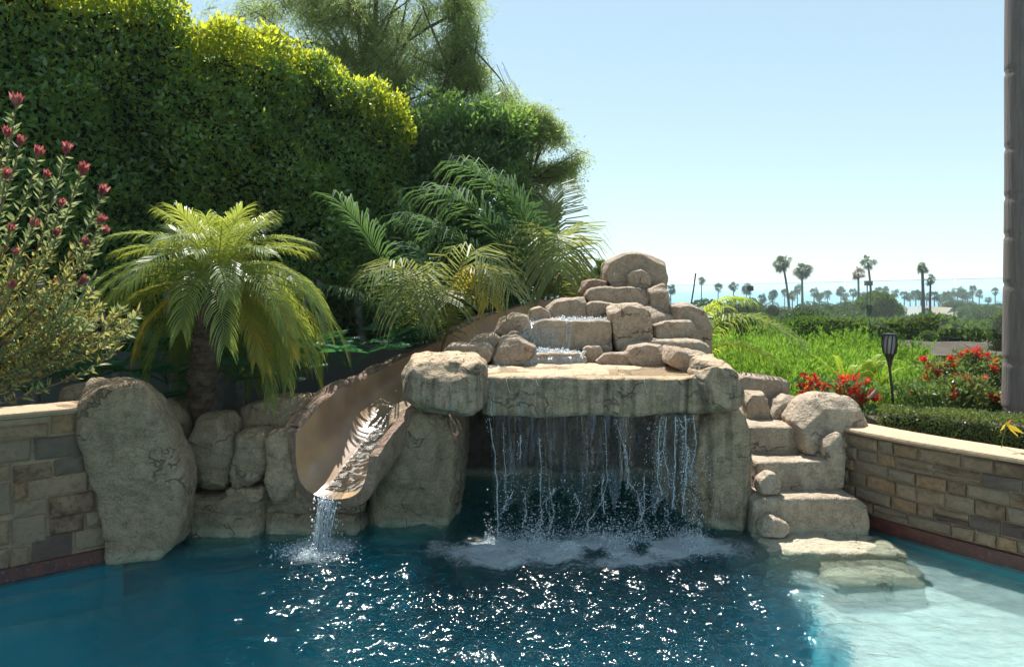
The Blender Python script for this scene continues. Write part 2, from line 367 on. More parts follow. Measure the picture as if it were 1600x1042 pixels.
# slope up to the rocks
dist = yb(Pn[:, 0]) - Pn[:, 1] + .06 * fbm(Pn, 3, 3)
rim = np.clip(1 - (dist - .12) / .55, 0, 1) ** 2.2 * ((Pn[:, 0] < 3.1) & (np.abs(Pn[:, 0] - .45) > 1.05))
z = np.maximum(z, -1.55 + rim * 1.24)
z += .02 * fbm(Pn, 3, 3)
V = np.stack([Pn[:, 0], Pn[:, 1], z], 1); n = len(xs)
ii = (np.arange(len(ys) - 1)[:, None] * n + np.arange(n - 1)[None]).ravel()
tag(obj('pool_floor', np_mesh('pool_floor', V, np.stack([ii, ii + 1, ii + n + 1, ii + n], 1), floor_mat(), True)), kind='structure')

# ------------------------------------------------------------------ pool water
def water_mat():
    t = NT('pool_water'); P = t.pos()
    at = t.n('ShaderNodeAttribute'); at.attribute_name = 'foam'; foam = at.outputs['Fac']
    ac = t.n('ShaderNodeAttribute'); ac.attribute_name = 'calm'; calm = ac.outputs['Fac']
    w1 = t.noise(t.map(P, (1, 1.3, 1)), 11, 1, .5, .5); w2 = t.noise(t.map(P, (1, 1.2, 1)), 26, 0, .5, .4)
    h = t.math('ADD', t.math('MULTIPLY', w1, 1.0), t.math('ADD', t.math('MULTIPLY', w2, .30), t.math('MULTIPLY', t.noise(t.map(P, (1, 1.2, 1)), 55, 1, .5, .2), .22)))
    h = t.math('MULTIPLY', h, calm)
    nb = t.bump(h, 1.0, .020)
    tr = t.n('ShaderNodeBsdfTransparent'); tr.inputs[0].default_value = (.86, .95, .96, 1)
    g = t.n('ShaderNodeBsdfGlossy'); g.inputs['Roughness'].default_value = .065; g.inputs[0].default_value = (1, 1, 1, 1); t.l(nb, g.inputs['Normal'])
    fr = t.n('ShaderNodeFresnel'); fr.inputs[0].default_value = 1.333; t.l(nb, fr.inputs['Normal'])
    rf = t.n('ShaderNodeBsdfRefraction'); rf.inputs['IOR'].default_value = 1.33; rf.inputs['Roughness'].default_value = 0; rf.inputs[0].default_value = (.9, .98, 1, 1); t.l(nb, rf.inputs['Normal'])
    tm = t.n('ShaderNodeMixShader'); tm.inputs[0].default_value = .5; t.l(tr.outputs[0], tm.inputs[1]); t.l(rf.outputs[0], tm.inputs[2])
    mx = t.n('ShaderNodeMixShader'); t.l(fr.outputs[0], mx.inputs[0]); t.l(tm.outputs[0], mx.inputs[1]); t.l(g.outputs[0], mx.inputs[2])
    # froth: broken by fine noise
    fn = t.noise(t.map(P, (1, 1.5, 1)), 38, 5, .7, .6); fm = t.noise(t.map(P, (1, 1.4, 1)), 9, 3, .6)
    k = t.math('ADD', foam, t.math('ADD', t.math('MULTIPLY', fn, 1.3), t.math('MULTIPLY', fm, .5)))
    k = t.ramp(t.math('MULTIPLY', k, .5), (.55, 0.), (.78, 1.))
    k = t.math('MULTIPLY', k, t.ramp(foam, (.02, 0.), (.25, 1.)))
    b = t.pbr((.80, .88, .90), .5, t.bump(fn, 1.0, .06, nb), .5)
    m2 = t.n('ShaderNodeMixShader'); t.l(t.math('MULTIPLY', k, .8), m2.inputs[0]); t.l(mx.outputs[0], m2.inputs[1]); t.l(b, m2.inputs[2])
    va = t.n('ShaderNodeVolumeAbsorption'); va.inputs['Color'].default_value = (.34, .76, .80, 1); va.inputs['Density'].default_value = .62
    vs = t.n('ShaderNodeVolumeScatter'); vs.inputs['Color'].default_value = (.08, .62, .80, 1); vs.inputs['Density'].default_value = .11; vs.inputs['Anisotropy'].default_value = .2
    ad = t.n('ShaderNodeAddShader'); t.l(va.outputs[0], ad.inputs[0]); t.l(vs.outputs[0], ad.inputs[1]); t.l(ad.outputs[0], t.out.inputs['Volume'])
    return t.done(m2.outputs[0])
xa, xb, ya, yc = -6.5, 6.5, .6, 8.25
xs = np.arange(xa, xb + .001, .020); ys = np.arange(ya, yc + .001, .018)
X, Y = np.meshgrid(xs, ys); P3 = np.stack([X.ravel(), Y.ravel(), X.ravel() * 0], 1)
px = P3[:, 0]; py = P3[:, 1]
agit = .22 + 1.0 * np.exp(-(((px - .55) / 1.9) ** 2 + ((py - 5.2) / 2.6) ** 2)) + .35 * np.exp(-(((px + 1.45) / .5) ** 2 + ((py - 5.3) / .7) ** 2))
agit *= np.clip(.40 + .6 * (px + 2.9) / 1.9, .42, 1)
agit *= np.where(px > 2.2, .85, 1.0)
z = np.zeros(len(P3)); r2 = np.random.default_rng(5)
for k in range(90):
    lam = r2.uniform(.075, .20) if k % 4 else r2.uniform(.2, .5); a = r2.normal(math.pi / 2, .85)
    q = 2 * math.pi / lam; z += (lam ** 1.0) * .0066 * np.sin(q * (px * math.cos(a) + py * math.sin(a)) + r2.uniform(0, 6.28) + 1.3 * vnoise(P3, 1.3, k))
# rings from the falls
d = np.hypot((px - .5) * .35, py - 5.85); z += .004 * np.sin(d * 26 + 2 * vnoise(P3, 2, 9)) * np.exp(-d * 1.2)
z = z * agit + .020 * fbm(P3, 10, 3) * np.exp(-((px - .55) / .95) ** 4 - ((py - 5.75) / .3) ** 2)
foam = 1.15 * np.exp(-(np.abs(px - .50) / 1.05) ** 4 - ((py - 5.70) / .27) ** 2) * (.75 + .75 * fbm(P3, 5, 3))
foam += .85 * np.exp(-((px - .35) / .75) ** 4 - ((py - 5.38) / .10) ** 2) * np.clip(.6 + .6 * fbm(P3 * [1, 2, 1], 4, 2), 0, 1)
foam *= .85
foam += 1.25 * np.exp(-((px + 1.48) / .22) ** 2 - ((py - 5.70) / .26) ** 2)
foam += .35 * np.exp(-((px - 1.5) / .5) ** 2 - ((py - 5.75) / .3) ** 2)
calm = np.clip(agit * 1.05, .08, 1)
n = len(xs); m_ = len(ys)
ii = (np.arange(m_ - 1)[:, None] * n + np.arange(n - 1)[None]).ravel()
V = np.stack([px, py, z], 1); Fq = np.stack([ii, ii + 1, ii + n + 1, ii + n], 1)
# close the body of water with sides and a bottom under the floor
ring = np.concatenate([np.arange(n), np.arange(1, m_) * n + n - 1, (m_ - 1) * n + np.arange(n - 2, -1, -1), np.arange(m_ - 2, 0, -1) * n])
low = V[ring].copy(); low[:, 2] = -2.0; nb_ = len(V); V = np.vstack([V, low]); L = len(ring); a = np.arange(L); b = (a + 1) % L
Fs = np.stack([ring[b], ring[a], nb_ + a, nb_ + b], 1)
me = np_mesh('pool_water', V, [Fq, Fs, (nb_ + a)[::-1][None]], water_mat(), True)
for nm, arr in (('foam', foam), ('calm', calm)):
    at = me.attributes.new(nm, 'FLOAT', 'POINT'); at.data.foreach_set('value', np.concatenate([arr, np.zeros(L)]).astype(np.float32))
tag(obj('pool_water', me), kind='structure')

M['pool_side'] = plain('teal_pool_side', (.055, .34, .40), .8)
# ------------------------------------------------------------------ stone walls
def wall_curve(pts):
    pts = np.array(pts, float); seg = np.hypot(*np.diff(pts, axis=0).T); s = np.concatenate([[0], np.cumsum(seg)])
    if len(pts) > 2:     # smooth plan curve
        ss = np.linspace(0, s[-1], 60); X = np.interp(ss, s, pts[:, 0]); Y = np.interp(ss, s, pts[:, 1])
        for _ in range(60):
            X[1:-1] = (X[:-2] + X[2:]) / 2 * .5 + X[1:-1] * .5; Y[1:-1] = (Y[:-2] + Y[2:]) / 2 * .5 + Y[1:-1] * .5
        sg = np.hypot(np.diff(X), np.diff(Y)); s = np.concatenate([[0], np.cumsum(sg)]); pts = np.stack([X, Y], 1)
    def f(u):
        x = np.interp(u, s, pts[:, 0]); y = np.interp(u, s, pts[:, 1])
        x2 = np.interp(min(u + .05, s[-1]), s, pts[:, 0]); y2 = np.interp(min(u + .05, s[-1]), s, pts[:, 1])
        x1 = np.interp(max(u - .05, 0), s, pts[:, 0]); y1 = np.interp(max(u - .05, 0), s, pts[:, 1])
        t = Vector((x2 - x1, y2 - y1)); t.normalize()
        return Vector((x, y)), Vector((t.y, -t.x))       # point, outward normal (towards the pool)
    return f, s[-1]
def build_wall(f, Lw, ztop, blocks, root):
    def P(u, off, z):
        p, nn = f(u); return (p.x + nn.x * off, p.y + nn.y * off, z)
    us = np.linspace(0, Lw, max(2, int(Lw / .12)))
    def strip(name, prof, m, parent):       # prof: closed list of (off, z)
        V = [P(u, a, z) for u in us for a, z in prof]; k = len(prof); Fq = []
        for i in range(len(us) - 1):
            for j in range(k):
                Fq.append((i * k + j, i * k + (j + 1) % k, (i + 1) * k + (j + 1) % k, (i + 1) * k + j))
        Fq = np.array(Fq); caps = [list(range(k))[::-1], [(len(us) - 1) * k + j for j in range(k)]]
        V = np.array(V) - np.array(root.location)
        return obj(name, np_mesh(name, V, [Fq, caps], m), parent)
    strip('mortar_backing', [(-.001, -.03), (-.001, ztop - .052), (-.24, ztop - .052), (-.24, -.03)], M['mortar'], root)
    strip('waterline_tile', [(.03, -.03), (.03, .092), (.0, .096), (.0, -.03)], M['tile'], root)
    strip('pool_side', [(.028, -1.7), (.028, -.031), (-.2, -.031), (-.2, -1.7)], M['pool_side'], root)
    c = strip('coping', [(.055, ztop - .022), (.05, ztop - .006), (.035, ztop), (-.30, ztop), (-.30, ztop - .045), (.02, ztop - .0455), (.035, ztop - .028)], M['coping'], root)
    for (u0, u1, z0, z1, mi) in blocks:
        g = .007; u0 += g; u1 -= g; z0 += g; z1 -= g
        if u1 - u0 < .02: continue
        jr = lambda s=.008: random.uniform(-s, s)
        ch = .016; out = .026 + random.uniform(-.010, .012)
        V = []
        cs = [(u0, z0), (u1, z0), (u1, z1), (u0, z1)]
        q = [(u + jr(.005), z + jr(.005)) for u, z in cs]
        um, zm = (u0 + u1) / 2, (z0 + z1) / 2
        V += [P(u, -.01, z) for u, z in q] + [P(u, out * .55, z) for u, z in q]
        V += [P(u + (ch if u < um else -ch) + jr(.003), out + jr(.008), z + (ch if z < zm else -ch) + jr(.003)) for u, z in q]
        V.append(P(um + jr(.04), out + .008 + jr(.009), zm + jr(.02)))
        Fq = []
        for b in (0, 4):
            for i in range(4): Fq.append((b + i, b + (i + 1) % 4, b + 4 + (i + 1) % 4, b + 4 + i))
        Ft = [(8 + i, 8 + (i + 1) % 4, 12) for i in range(4)]
        V = np.array(V) - np.array(root.location)
        obj('block', np_mesh('block', V, [Fq, Ft], M['bl'][mi]), root)

fL, LL = wall_curve([(-4.7, 4.03), (-2.90, 5.503)])
rootL = empty('stone_wall', (-3.7, 4.9, 0), 'low straight wall of buff ashlar blocks at the left of the pool beside the tallest boulder', 'wall')
def px_on_left(pxx, pyy):      # pixel -> (u, z) on the wall's face
    d = np.array([(pxx - 800) / F, 1.0]); a = np.array([-4.7, 4.03]); e = np.array([-2.90, 5.503]) - a
    A = np.array([d, -e]).T; t_, u_ = np.linalg.solve(A, a)
    return u_ * LL, CH - (pyy - HOR) / F * t_
traced = [  # rectangles in the zoomed crop (x0,x1, ytop,ybot measured at the block's centre), stone kind
    (-110, 218, 290, 365, 0), (222, 330, 240, 330, 1), (-60, 140, 352, 462, 2), (145, 362, 335, 440, 3), (-90, 52, 470, 545, 0), (55, 232, 458, 538, 4), (237, 374, 432, 510, 3),
    (-100, 50, 552, 700, 2), (55, 113, 545, 632, 1), (117, 390, 508, 602, 0), (55, 205, 620, 690, 2), (209, 420, 592, 690, 4),
    (-110, 48, 716, 830, 0), (50, 208, 690, 815, 2), (212, 372, 686, 768, 4), (376, 470, 664, 738, 2), (-110, 36, 842, 935, 2), (40, 132, 826, 912, 0), (136, 322, 775, 890, 5), (326, 472, 742, 835, 2)]
bl = []
for x0, x1, y0, y1, mi in traced:
    xm = (x0 + x1) / 2
    u0, _ = px_on_left(x0 / 2.817, 560 + y0 / 2.817); u1, _ = px_on_left(x1 / 2.817, 560 + y0 / 2.817)
    _, zt = px_on_left(xm / 2.817, 560 + y0 / 2.817); _, zb = px_on_left(xm / 2.817, 560 + y1 / 2.817)
    bl.append((u0, u1, zb, zt, mi))
def ashlar(u_a, u_b, z_a, z_b, rows, seed, weights):
    r = random.Random(seed); out = []; hs = [r.uniform(.8, 1.25) for _ in range(rows)]; k = (z_b - z_a) / sum(hs); z = z_a
    for h in hs:
        u = u_a - r.uniform(0, .2)
        while u < u_b:
            wd = r.uniform(.13, .34); mi = r.choices(range(6), weights)[0]
            e = min(u + wd, u_b)
            if u_b - e < .08: e = u_b
            s0 = max(u, u_a)
            if e - s0 > .04:
                if r.random() < .16 and h * k > .10 and e - s0 > .25:      # two thin stones in one course
                    out.append((s0, e, z, z + h * k * .48, mi)); out.append((s0, e, z + h * k * .48, z + h * k, r.choice([0, 2, 4])))
                else: out.append((s0, e, z, z + h * k, mi))
            u = e
            if e >= u_b: break
        z += h * k
    return out
ustart = min(b[0] for b in bl)
bl += ashlar(.0, ustart + .03, .118, 1.095, 7, 3, (4, 1, 3, 1, 1, 1))
build_wall(fL, LL, 1.15, bl, rootL)
# planter back of the left wall keeps soil in: the wall is 0.24 thick
fR, LR = wall_curve([(2.88, 6.50), (3.01, 6.12), (3.21, 5.85), (3.40, 5.58), (3.64, 5.27), (4.02, 4.75), (4.6, 4.05), (5.5, 3.1)])
rootR = empty('stone_wall', (3.6, 5.3, 0), 'low curved wall of brown ashlar blocks with sandstone coping right of the steps', 'wall')
build_wall(lambda u: fR(u), LR, .795, ashlar(.0, LR, .10, .745, 6, 11, (4, 3, 5, .8, 1.6, .5)), rootR)

# stucco garden wall behind the planting on the left
V = []; pts = [(-9, 5.6), (-4.6, 7.3), (-2.6, 8.0), (-1.6, 8.5), (-.5, 9.3)]
for x, y in pts:
    y += .3
    for dy in (0, .18): V += [(x, y + dy, .3), (x, y + dy, 1.32)]
Fq = []
for i in range(len(pts) - 1):
    a = i * 4; b = a + 4
    Fq += [(a, b, b + 1, a + 1), (a + 2, a + 3, b + 3, b + 2), (a + 1, b + 1, b + 3, a + 3), (a, a + 2, b + 2, b)]
Fq += [(0, 1, 3, 2), (16, 18, 19, 17)]
tag(obj('garden_wall', np_mesh('garden_wall', V, Fq, M['stucco'])), 'plain grey green stucco wall in the shade behind the hedge trunks', 'wall')
# ------------------------------------------------------------------ rocks
def hull_mesh(pts):
    bm = bmesh.new()
    for p in pts: bm.verts.new(p)
    r = bmesh.ops.convex_hull(bm, input=bm.verts)
    bmesh.ops.delete(bm, geom=list({g for g in r['geom_interior'] + r['geom_unused'] if isinstance(g, bmesh.types.BMVert)}), context='VERTS')
    me = bpy.data.meshes.new('tmp'); bm.to_mesh(me); bm.free(); return me
DG = None
def remesh(me, vox):
    o = bpy.data.objects.new('tmp', me); C.objects.link(o)
    md = o.modifiers.new('r', 'REMESH'); md.mode = 'VOXEL'; md.voxel_size = vox
    dg = bpy.context.evaluated_depsgraph_get(); dg.update()
    ev = o.evaluated_get(dg); m2 = bpy.data.meshes.new_from_object(ev)
    bpy.data.objects.remove(o); bpy.data.meshes.remove(me)
    nv = len(m2.vertices); V = np.empty(nv * 3); m2.vertices.foreach_get('co', V); V = V.reshape(-1, 3)
    E = np.empty(len(m2.edges) * 2, dtype=np.int32); m2.edges.foreach_get('vertices', E); E = E.reshape(-1, 2)
    return m2, V, E
def smooth(V, E, n):
    deg = np.bincount(E.ravel(), minlength=len(V))[:, None] + 1e-9
    for _ in range(n):
        S = np.zeros_like(V)
        for k in range(3):
            S[:, k] = np.bincount(E[:, 0], V[E[:, 1], k], len(V)) + np.bincount(E[:, 1], V[E[:, 0], k], len(V))
        V = V * .5 + S / deg * .5
    return V
def roughen(m2, V, E, amp, seed, grooves=.5, ns=5, facets=0):
    rp = np.random.default_rng(int(seed * 10)); c_ = (V.max(0) + V.min(0)) / 2
    for _ in range(facets):
        nd = rp.normal(size=3); nd[1] = -abs(nd[1]) * 1.2; nd /= np.linalg.norm(nd); dt = (V - c_) @ nd; lim = dt.max() * rp.uniform(.84, .97)
        V = V - np.clip(dt - lim, 0, None)[:, None] * nd
    V = smooth(V, E, ns)
    m2.vertices.foreach_set('co', V.ravel().astype(np.float32)); m2.update()
    N = np.empty(len(V) * 3); m2.vertices.foreach_get('normal', N); N = N.reshape(-1, 3)
    low = fbm(V, 3.2, 2, seed); mid = fbm(V, 11, 3, seed + 20)
    lay = np.abs(vnoise(V * [1, 1, 2.2], 4.0, seed + 50)); gr = -np.clip(1 - lay / .07, 0, 1)
    fac = np.abs(vnoise(V, 5.5, seed + 31)) + .35 * np.abs(vnoise(V, 15, seed + 41)); d = amp * 1.25 * (1.0 * low + .45 * mid + .7 * fac + grooves * .6 * gr)
    V = V + N * d[:, None]
    m2.vertices.foreach_set('co', V.ravel().astype(np.float32))
    m2.polygons.foreach_set('use_smooth', np.ones(len(m2.polygons), dtype=bool)); m2.update()
    return m2
ROCKN = [0]
LAY = [(0, .86), (.22, 1.0), (.68, 1.0), (1, .84)]
def rock(label, pts, Y, D, m, cat='boulder', name='boulder', vox=None, amp=.022, extra=(), layers=LAY, grooves=.9, ns=2, parent=None, group=None):
    """pts: outline in pixels of the photograph, optionally with its own distance; D: thickness away from the camera"""
    ROCKN[0] += 1
    P = np.array([W(p[0], p[1], p[2] if len(p) > 2 else Y) for p in pts])
    c = P.mean(0); size = max(np.ptp(P[:, 0]), np.ptp(P[:, 2]))
    out = []
    for t_, s in layers:
        q = P.copy(); q[:, 0] = c[0] + (q[:, 0] - c[0]) * s; q[:, 2] = c[2] + (q[:, 2] - c[2]) * s; q[:, 1] += D * t_
        out.append(q)
    out = np.vstack(out)
    if len(extra): out = np.vstack([out, np.array([W(*e) for e in extra])])
    vox = vox or float(np.clip(size / 34, .011, .030))
    m2, V, E = remesh(hull_mesh(out), vox)
    amp = min(amp, size * .05)
    roughen(m2, V, E, amp, ROCKN[0] * 3.7, grooves, ns, 0 if layers is BOX or name == 'stone_step' else (9 if layers is LAY else 4))
    V = np.empty(len(m2.vertices) * 3); m2.vertices.foreach_get('co', V); V = V.reshape(-1, 3)
    base = np.array([c[0], c[1] + D / 2, V[:, 2].min()])
    if parent is not None: base = np.array(parent.location)
    V -= base; m2.vertices.foreach_set('co', V.ravel().astype(np.float32)); m2.update()
    m2.materials.clear(); m2.materials.append(M[m]); m2.name = name
    o = obj(name, m2, parent)
    if parent is None:
        o.location = base; tag(o, label, cat, group)
    return o

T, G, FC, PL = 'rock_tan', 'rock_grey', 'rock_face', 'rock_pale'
BOX = [(0, .975), (.06, 1.0), (.94, 1.0), (1, .97)]
# --- left bank
rock('tallest grey brown boulder standing on end between the left wall and the pool', [(117, 630, 5.27), (150, 606, 5.27), (206, 600, 5.3), (244, 634, 5.4), (262, 676, 5.4), (284, 732, 5.45), (284, 760, 5.45), (275, 850, 5.5), (270, 905, 5.5), (166, 905, 5.36), (152, 790, 5.32), (136, 730, 5.3), (120, 680, 5.27)], 5.4, .34, G,
     layers=[(0, .95), (.2, 1.0), (1, .86)], extra=[(140, 592, 5.8), (209, 588, 5.8)], amp=.018, ns=2)
rock('flat low boulder lying behind the end of the left wall coping', [(78, 616), (92, 604), (128, 600), (150, 606), (150, 640), (85, 640)], 5.95, .4, G)
rock('rounded grey boulder tucked behind the right edge of the tallest boulder', [(236, 640), (250, 632), (270, 638), (287, 658), (294, 682), (288, 725), (280, 750), (240, 750)], 6.15, .5, G)
rock('upright grey slab boulder to the right of the tallest boulder', [(302, 653), (341, 649), (354, 661), (359, 700), (356, 740), (347, 778), (308, 770), (284, 752), (287, 712), (295, 668)], 5.98, .5, G)
rock('squarish small boulder with pale top left of the slide', [(360, 702), (369, 681), (408, 682), (417, 702), (417, 738), (390, 769), (358, 768), (355, 740)], 5.98, .5, G)
rock('broad rounded brown boulder lying behind the squarish one left of the slide', [(355, 668), (362, 644), (384, 632), (425, 624), (480, 626), (500, 650), (490, 700), (370, 700)], 6.3, .6, G)
rock('wide low boulder at the waterline under the upright slab boulder', [(277, 778), (340, 774), (408, 783), (410, 815), (400, 870), (282, 880), (276, 840)], 5.93, .6, G)
rock('thin stone wedge above the waterline under the squarish boulder', [(346, 766), (385, 764), (414, 766), (413, 786), (380, 786), (350, 780)], 5.96, .4, G, 'stone', 'stone')
rock('long flat rock at the foot of the slide touching the water', [(408, 800), (470, 797), (560, 802), (564, 822), (562, 860), (405, 870)], 6.02, .5, G, 'stone', 'stone')
rock('flat rock course below the slide lip, left of its water stream', [(412, 774), (482, 779), (492, 786), (490, 801), (412, 803)], 6.04, .45, G, 'stone', 'stone')
rock('flat rock course below the slide lip, right of its water stream', [(494, 784), (560, 785), (562, 804), (496, 803)], 6.04, .45, G, 'stone', 'stone')
# --- cave and waterfall
rock('massive left pillar of the grotto between slide and waterfall', [(600, 650), (640, 634), (700, 648), (717, 690), (714, 760), (704, 830), (690, 870), (566, 870), (560, 812), (578, 742), (590, 705)], 6.02, 1.9, G, amp=.03)
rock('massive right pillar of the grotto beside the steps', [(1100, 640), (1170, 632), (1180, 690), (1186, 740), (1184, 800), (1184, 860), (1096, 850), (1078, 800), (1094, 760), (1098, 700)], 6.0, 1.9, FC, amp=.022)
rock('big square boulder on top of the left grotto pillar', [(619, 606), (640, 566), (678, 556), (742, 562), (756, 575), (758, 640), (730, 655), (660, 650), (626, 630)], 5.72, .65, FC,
     extra=[(646, 556, 6.2), (676, 549, 6.25), (748, 557, 6.25), (700, 640, 5.6)], amp=.02, ns=4)
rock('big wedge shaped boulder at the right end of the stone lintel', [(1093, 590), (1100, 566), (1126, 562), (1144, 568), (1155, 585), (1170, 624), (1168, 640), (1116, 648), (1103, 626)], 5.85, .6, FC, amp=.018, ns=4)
rock('tan ridge boulder running back from the right end of the lintel', [(1048, 568), (1060, 549), (1090, 556), (1122, 562), (1110, 592), (1086, 590)], 6.3, .75, T, amp=.02)
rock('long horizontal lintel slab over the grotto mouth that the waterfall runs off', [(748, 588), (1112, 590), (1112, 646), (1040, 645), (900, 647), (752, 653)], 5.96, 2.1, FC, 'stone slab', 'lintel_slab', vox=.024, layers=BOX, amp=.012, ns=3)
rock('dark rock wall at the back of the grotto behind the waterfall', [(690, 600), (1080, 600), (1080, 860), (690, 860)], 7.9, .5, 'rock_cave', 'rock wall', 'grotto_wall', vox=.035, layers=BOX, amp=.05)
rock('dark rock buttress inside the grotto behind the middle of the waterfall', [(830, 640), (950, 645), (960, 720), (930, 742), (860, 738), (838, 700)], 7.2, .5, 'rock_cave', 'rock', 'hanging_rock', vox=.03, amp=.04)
# --- core of the mound
rock('brown mass of the mound filling the gaps between the waterfall stones', [(760, 590), (775, 556), (820, 528), (862, 498), (925, 480), (1030, 480), (1085, 510), (1100, 560), (1096, 590)], 7.5, 1.0, 'rock_tan', 'rock mound', 'mound', vox=.04)
# --- mound stones
K = dict(amp=.012, layers=[(0, .93), (.16, 1.0), (.8, 1.0), (1, .90)], ns=2)
rock('large rounded boulder crowning the top of the rock waterfall', [(944, 438), (950, 408), (974, 396), (998, 394), (1024, 401), (1040, 410), (1046, 432), (1043, 455), (1020, 460), (946, 458)], 8.05, .6, T, **K)
rock('small rounded knob set against the front of the crowning boulder', [(981, 430), (988, 423), (1004, 422), (1015, 430), (1018, 456), (982, 456)], 7.92, .3, T, **K)
rock('wide flat slab just below the crowning boulder', [(914, 470), (920, 452), (940, 449), (1008, 449), (1018, 460), (1016, 478), (918, 476)], 7.75, .5, T, **K)
rock('tall narrow boulder to the right under the crowning boulder', [(1014, 452), (1040, 443), (1048, 468), (1051, 505), (1018, 508)], 7.72, .5, T, **K)
rock('small low stone at the left foot of the crowning boulder', [(906, 458), (913, 440), (932, 436), (950, 440), (953, 456), (930, 468)], 7.98, .35, 'rock_slide', 'stone', 'stone', **K)
rock('rounded block on the upper left tier beside the flat slab', [(856, 484), (870, 470), (914, 465), (918, 480), (917, 502), (858, 500)], 7.55, .4, T, **K)
rock('square block on the upper tier under the left end of the flat slab', [(917, 476), (925, 472), (958, 472), (962, 480), (960, 502), (917, 502)], 7.52, .4, T, **K)
rock('tall upright brown block standing right of the upper cascade', [(953, 482), (962, 475), (1004, 474), (1018, 489), (1024, 528), (1002, 552), (965, 552), (956, 520)], 7.22, .45, T, **K)
rock('wide ledge stone that the upper cascade spills over', [(820, 524), (830, 505), (850, 499), (955, 502), (958, 552), (838, 550)], 7.2, .5, T, 'stone ledge', 'ledge_stone', amp=.010, layers=BOX)
rock('pale block right of the tall upright brown block', [(1021, 508), (1040, 501), (1084, 501), (1091, 512), (1092, 540), (1024, 536)], 7.4, .4, PL, **K)
rock('large brown boulder at the right shoulder of the mound behind the palm frond', [(1052, 480), (1076, 474), (1102, 484), (1114, 510), (1116, 556), (1090, 560), (1060, 540)], 7.55, .5, T, **K)
rock('long flat slab on the right side below the pale block', [(1004, 540), (1014, 532), (1098, 534), (1111, 543), (1112, 560), (1048, 566)], 7.05, .5, PL, **K)
rock('angular brown block at the lower right of the mound above the lintel', [(978, 556), (986, 541), (1012, 537), (1038, 540), (1046, 560), (1040, 578), (992, 578)], 6.85, .4, T, **K)
rock('low stone right of centre on the back of the lintel', [(930, 561), (941, 553), (984, 553), (996, 572), (990, 578), (936, 578)], 6.9, .3, T, 'stone', 'stone', **K)
rock('smallest stone between the two cascades and the low stone', [(911, 546), (918, 541), (938, 541), (944, 553), (930, 570), (918, 568)], 7.0, .25, T, 'stone', 'stone', **K)
rock('low wide ledge stone under the lower cascade', [(810, 564), (822, 553), (905, 551), (919, 559), (919, 574), (815, 577)], 6.87, .4, T, 'stone ledge', 'ledge_stone', amp=.010, layers=BOX)
rock('angular boulder left of the lower cascade', [(768, 560), (784, 530), (806, 527), (837, 543), (838, 552), (814, 572), (770, 572)], 6.82, .4, T, **K)
rock('small stone perched above the angular boulder left of the cascade', [(786, 529), (798, 516), (812, 517), (818, 529), (812, 538), (790, 536)], 7.05, .3, T, 'stone', 'stone', **K)
rock('flat stone behind the pale lip at the left of the mound', [(728, 538), (744, 527), (770, 522), (783, 533), (776, 548), (735, 548)], 7.05, .35, T, 'stone', 'stone', **K)
rock('flat tan boulder just behind the big square boulder', [(692, 550), (705, 540), (764, 538), (774, 550), (764, 568), (696, 568)], 6.78, .4, T, **K)
rock('sloping brown boulder at the left of the upper cascade', [(768, 526), (780, 500), (800, 492), (822, 494), (830, 512), (818, 528), (790, 532)], 7.2, .4, T, **K)
rock('small round stone above the upper cascade on the left', [(824, 497), (830, 484), (845, 480), (858, 487), (862, 500), (830, 506)], 7.32, .3, T, 'stone', 'stone', **K)
# --- right bank and steps
rock('highest flat boulder at the top right of the steps', [(1156, 600), (1160, 588), (1235, 594), (1243, 616), (1228, 650), (1165, 650)], 7.2, .5, T, **K)
rock('tan block between the right pillar and the head of the steps', [(1168, 628), (1176, 616), (1198, 617), (1211, 655), (1205, 662), (1168, 662)], 6.95, .35, PL, **K)
rock('jagged pale stone at the head of the steps', [(1211, 655), (1220, 630), (1236, 620), (1262, 628), (1272, 640), (1252, 664), (1215, 662)], 6.9, .35, PL, **K)
rock('big pale rounded boulder right of the steps beside the curved wall', [(1246, 662), (1268, 634), (1294, 623), (1338, 627), (1354, 642), (1365, 668), (1330, 690), (1318, 730), (1300, 735), (1258, 712)], 6.42, .6, PL, amp=.014)
rock('rough rock strip between the second step and the curved wall', [(1292, 690), (1314, 676), (1322, 700), (1322, 780), (1300, 770), (1290, 720)], 6.25, .4, PL, **K)
ST = dict(layers=[(0, .985), (.05, 1.0), (.95, 1.0), (1, .98)], amp=.006, ns=3, cat='step', name='stone_step', vox=.016)
rock('top stone step below the pale blocks', [(1170, 668), (1256, 667), (1260, 690), (1258, 730), (1170, 730)], 6.58, .5, PL, **ST)
rock('middle stone step, wider than the top one', [(1182, 722), (1300, 720), (1306, 740), (1306, 790), (1182, 790)], 6.26, .45, PL, **ST)
rock('lowest and widest stone step just above the water', [(1176, 784), (1190, 779), (1340, 778), (1357, 792), (1361, 820), (1358, 850), (1178, 850)], 5.99, .42, PL, **ST)
rock('flat stone ledge barely awash in front of the lowest step', [(1203, 865), (1300, 862), (1422, 867), (1423, 874), (1205, 874)], 5.56, .45, extra=[(1190, 920, 5.5), (1415, 925, 5.52)],
     m=PL, cat='stone ledge', name='waterline_ledge', layers=BOX, amp=.012, vox=.02)
rock('flat submerged step stone glowing under shallow water right of centre', [(1294, 915), (1380, 908), (1458, 916), (1459, 922), (1300, 922)], 5.2, .32, extra=[(1280, 945, 5.15), (1470, 945, 5.18)],
     m=PL, cat='stone ledge', name='submerged_step', amp=.014)
rock('fist sized rounded rock resting on the lowest step at its left end', [(1187, 768), (1190, 752), (1204, 741), (1216, 744), (1222, 758), (1220, 774), (1192, 776)], 6.05, .17, PL, 'rock', 'loose_rock', amp=.012)
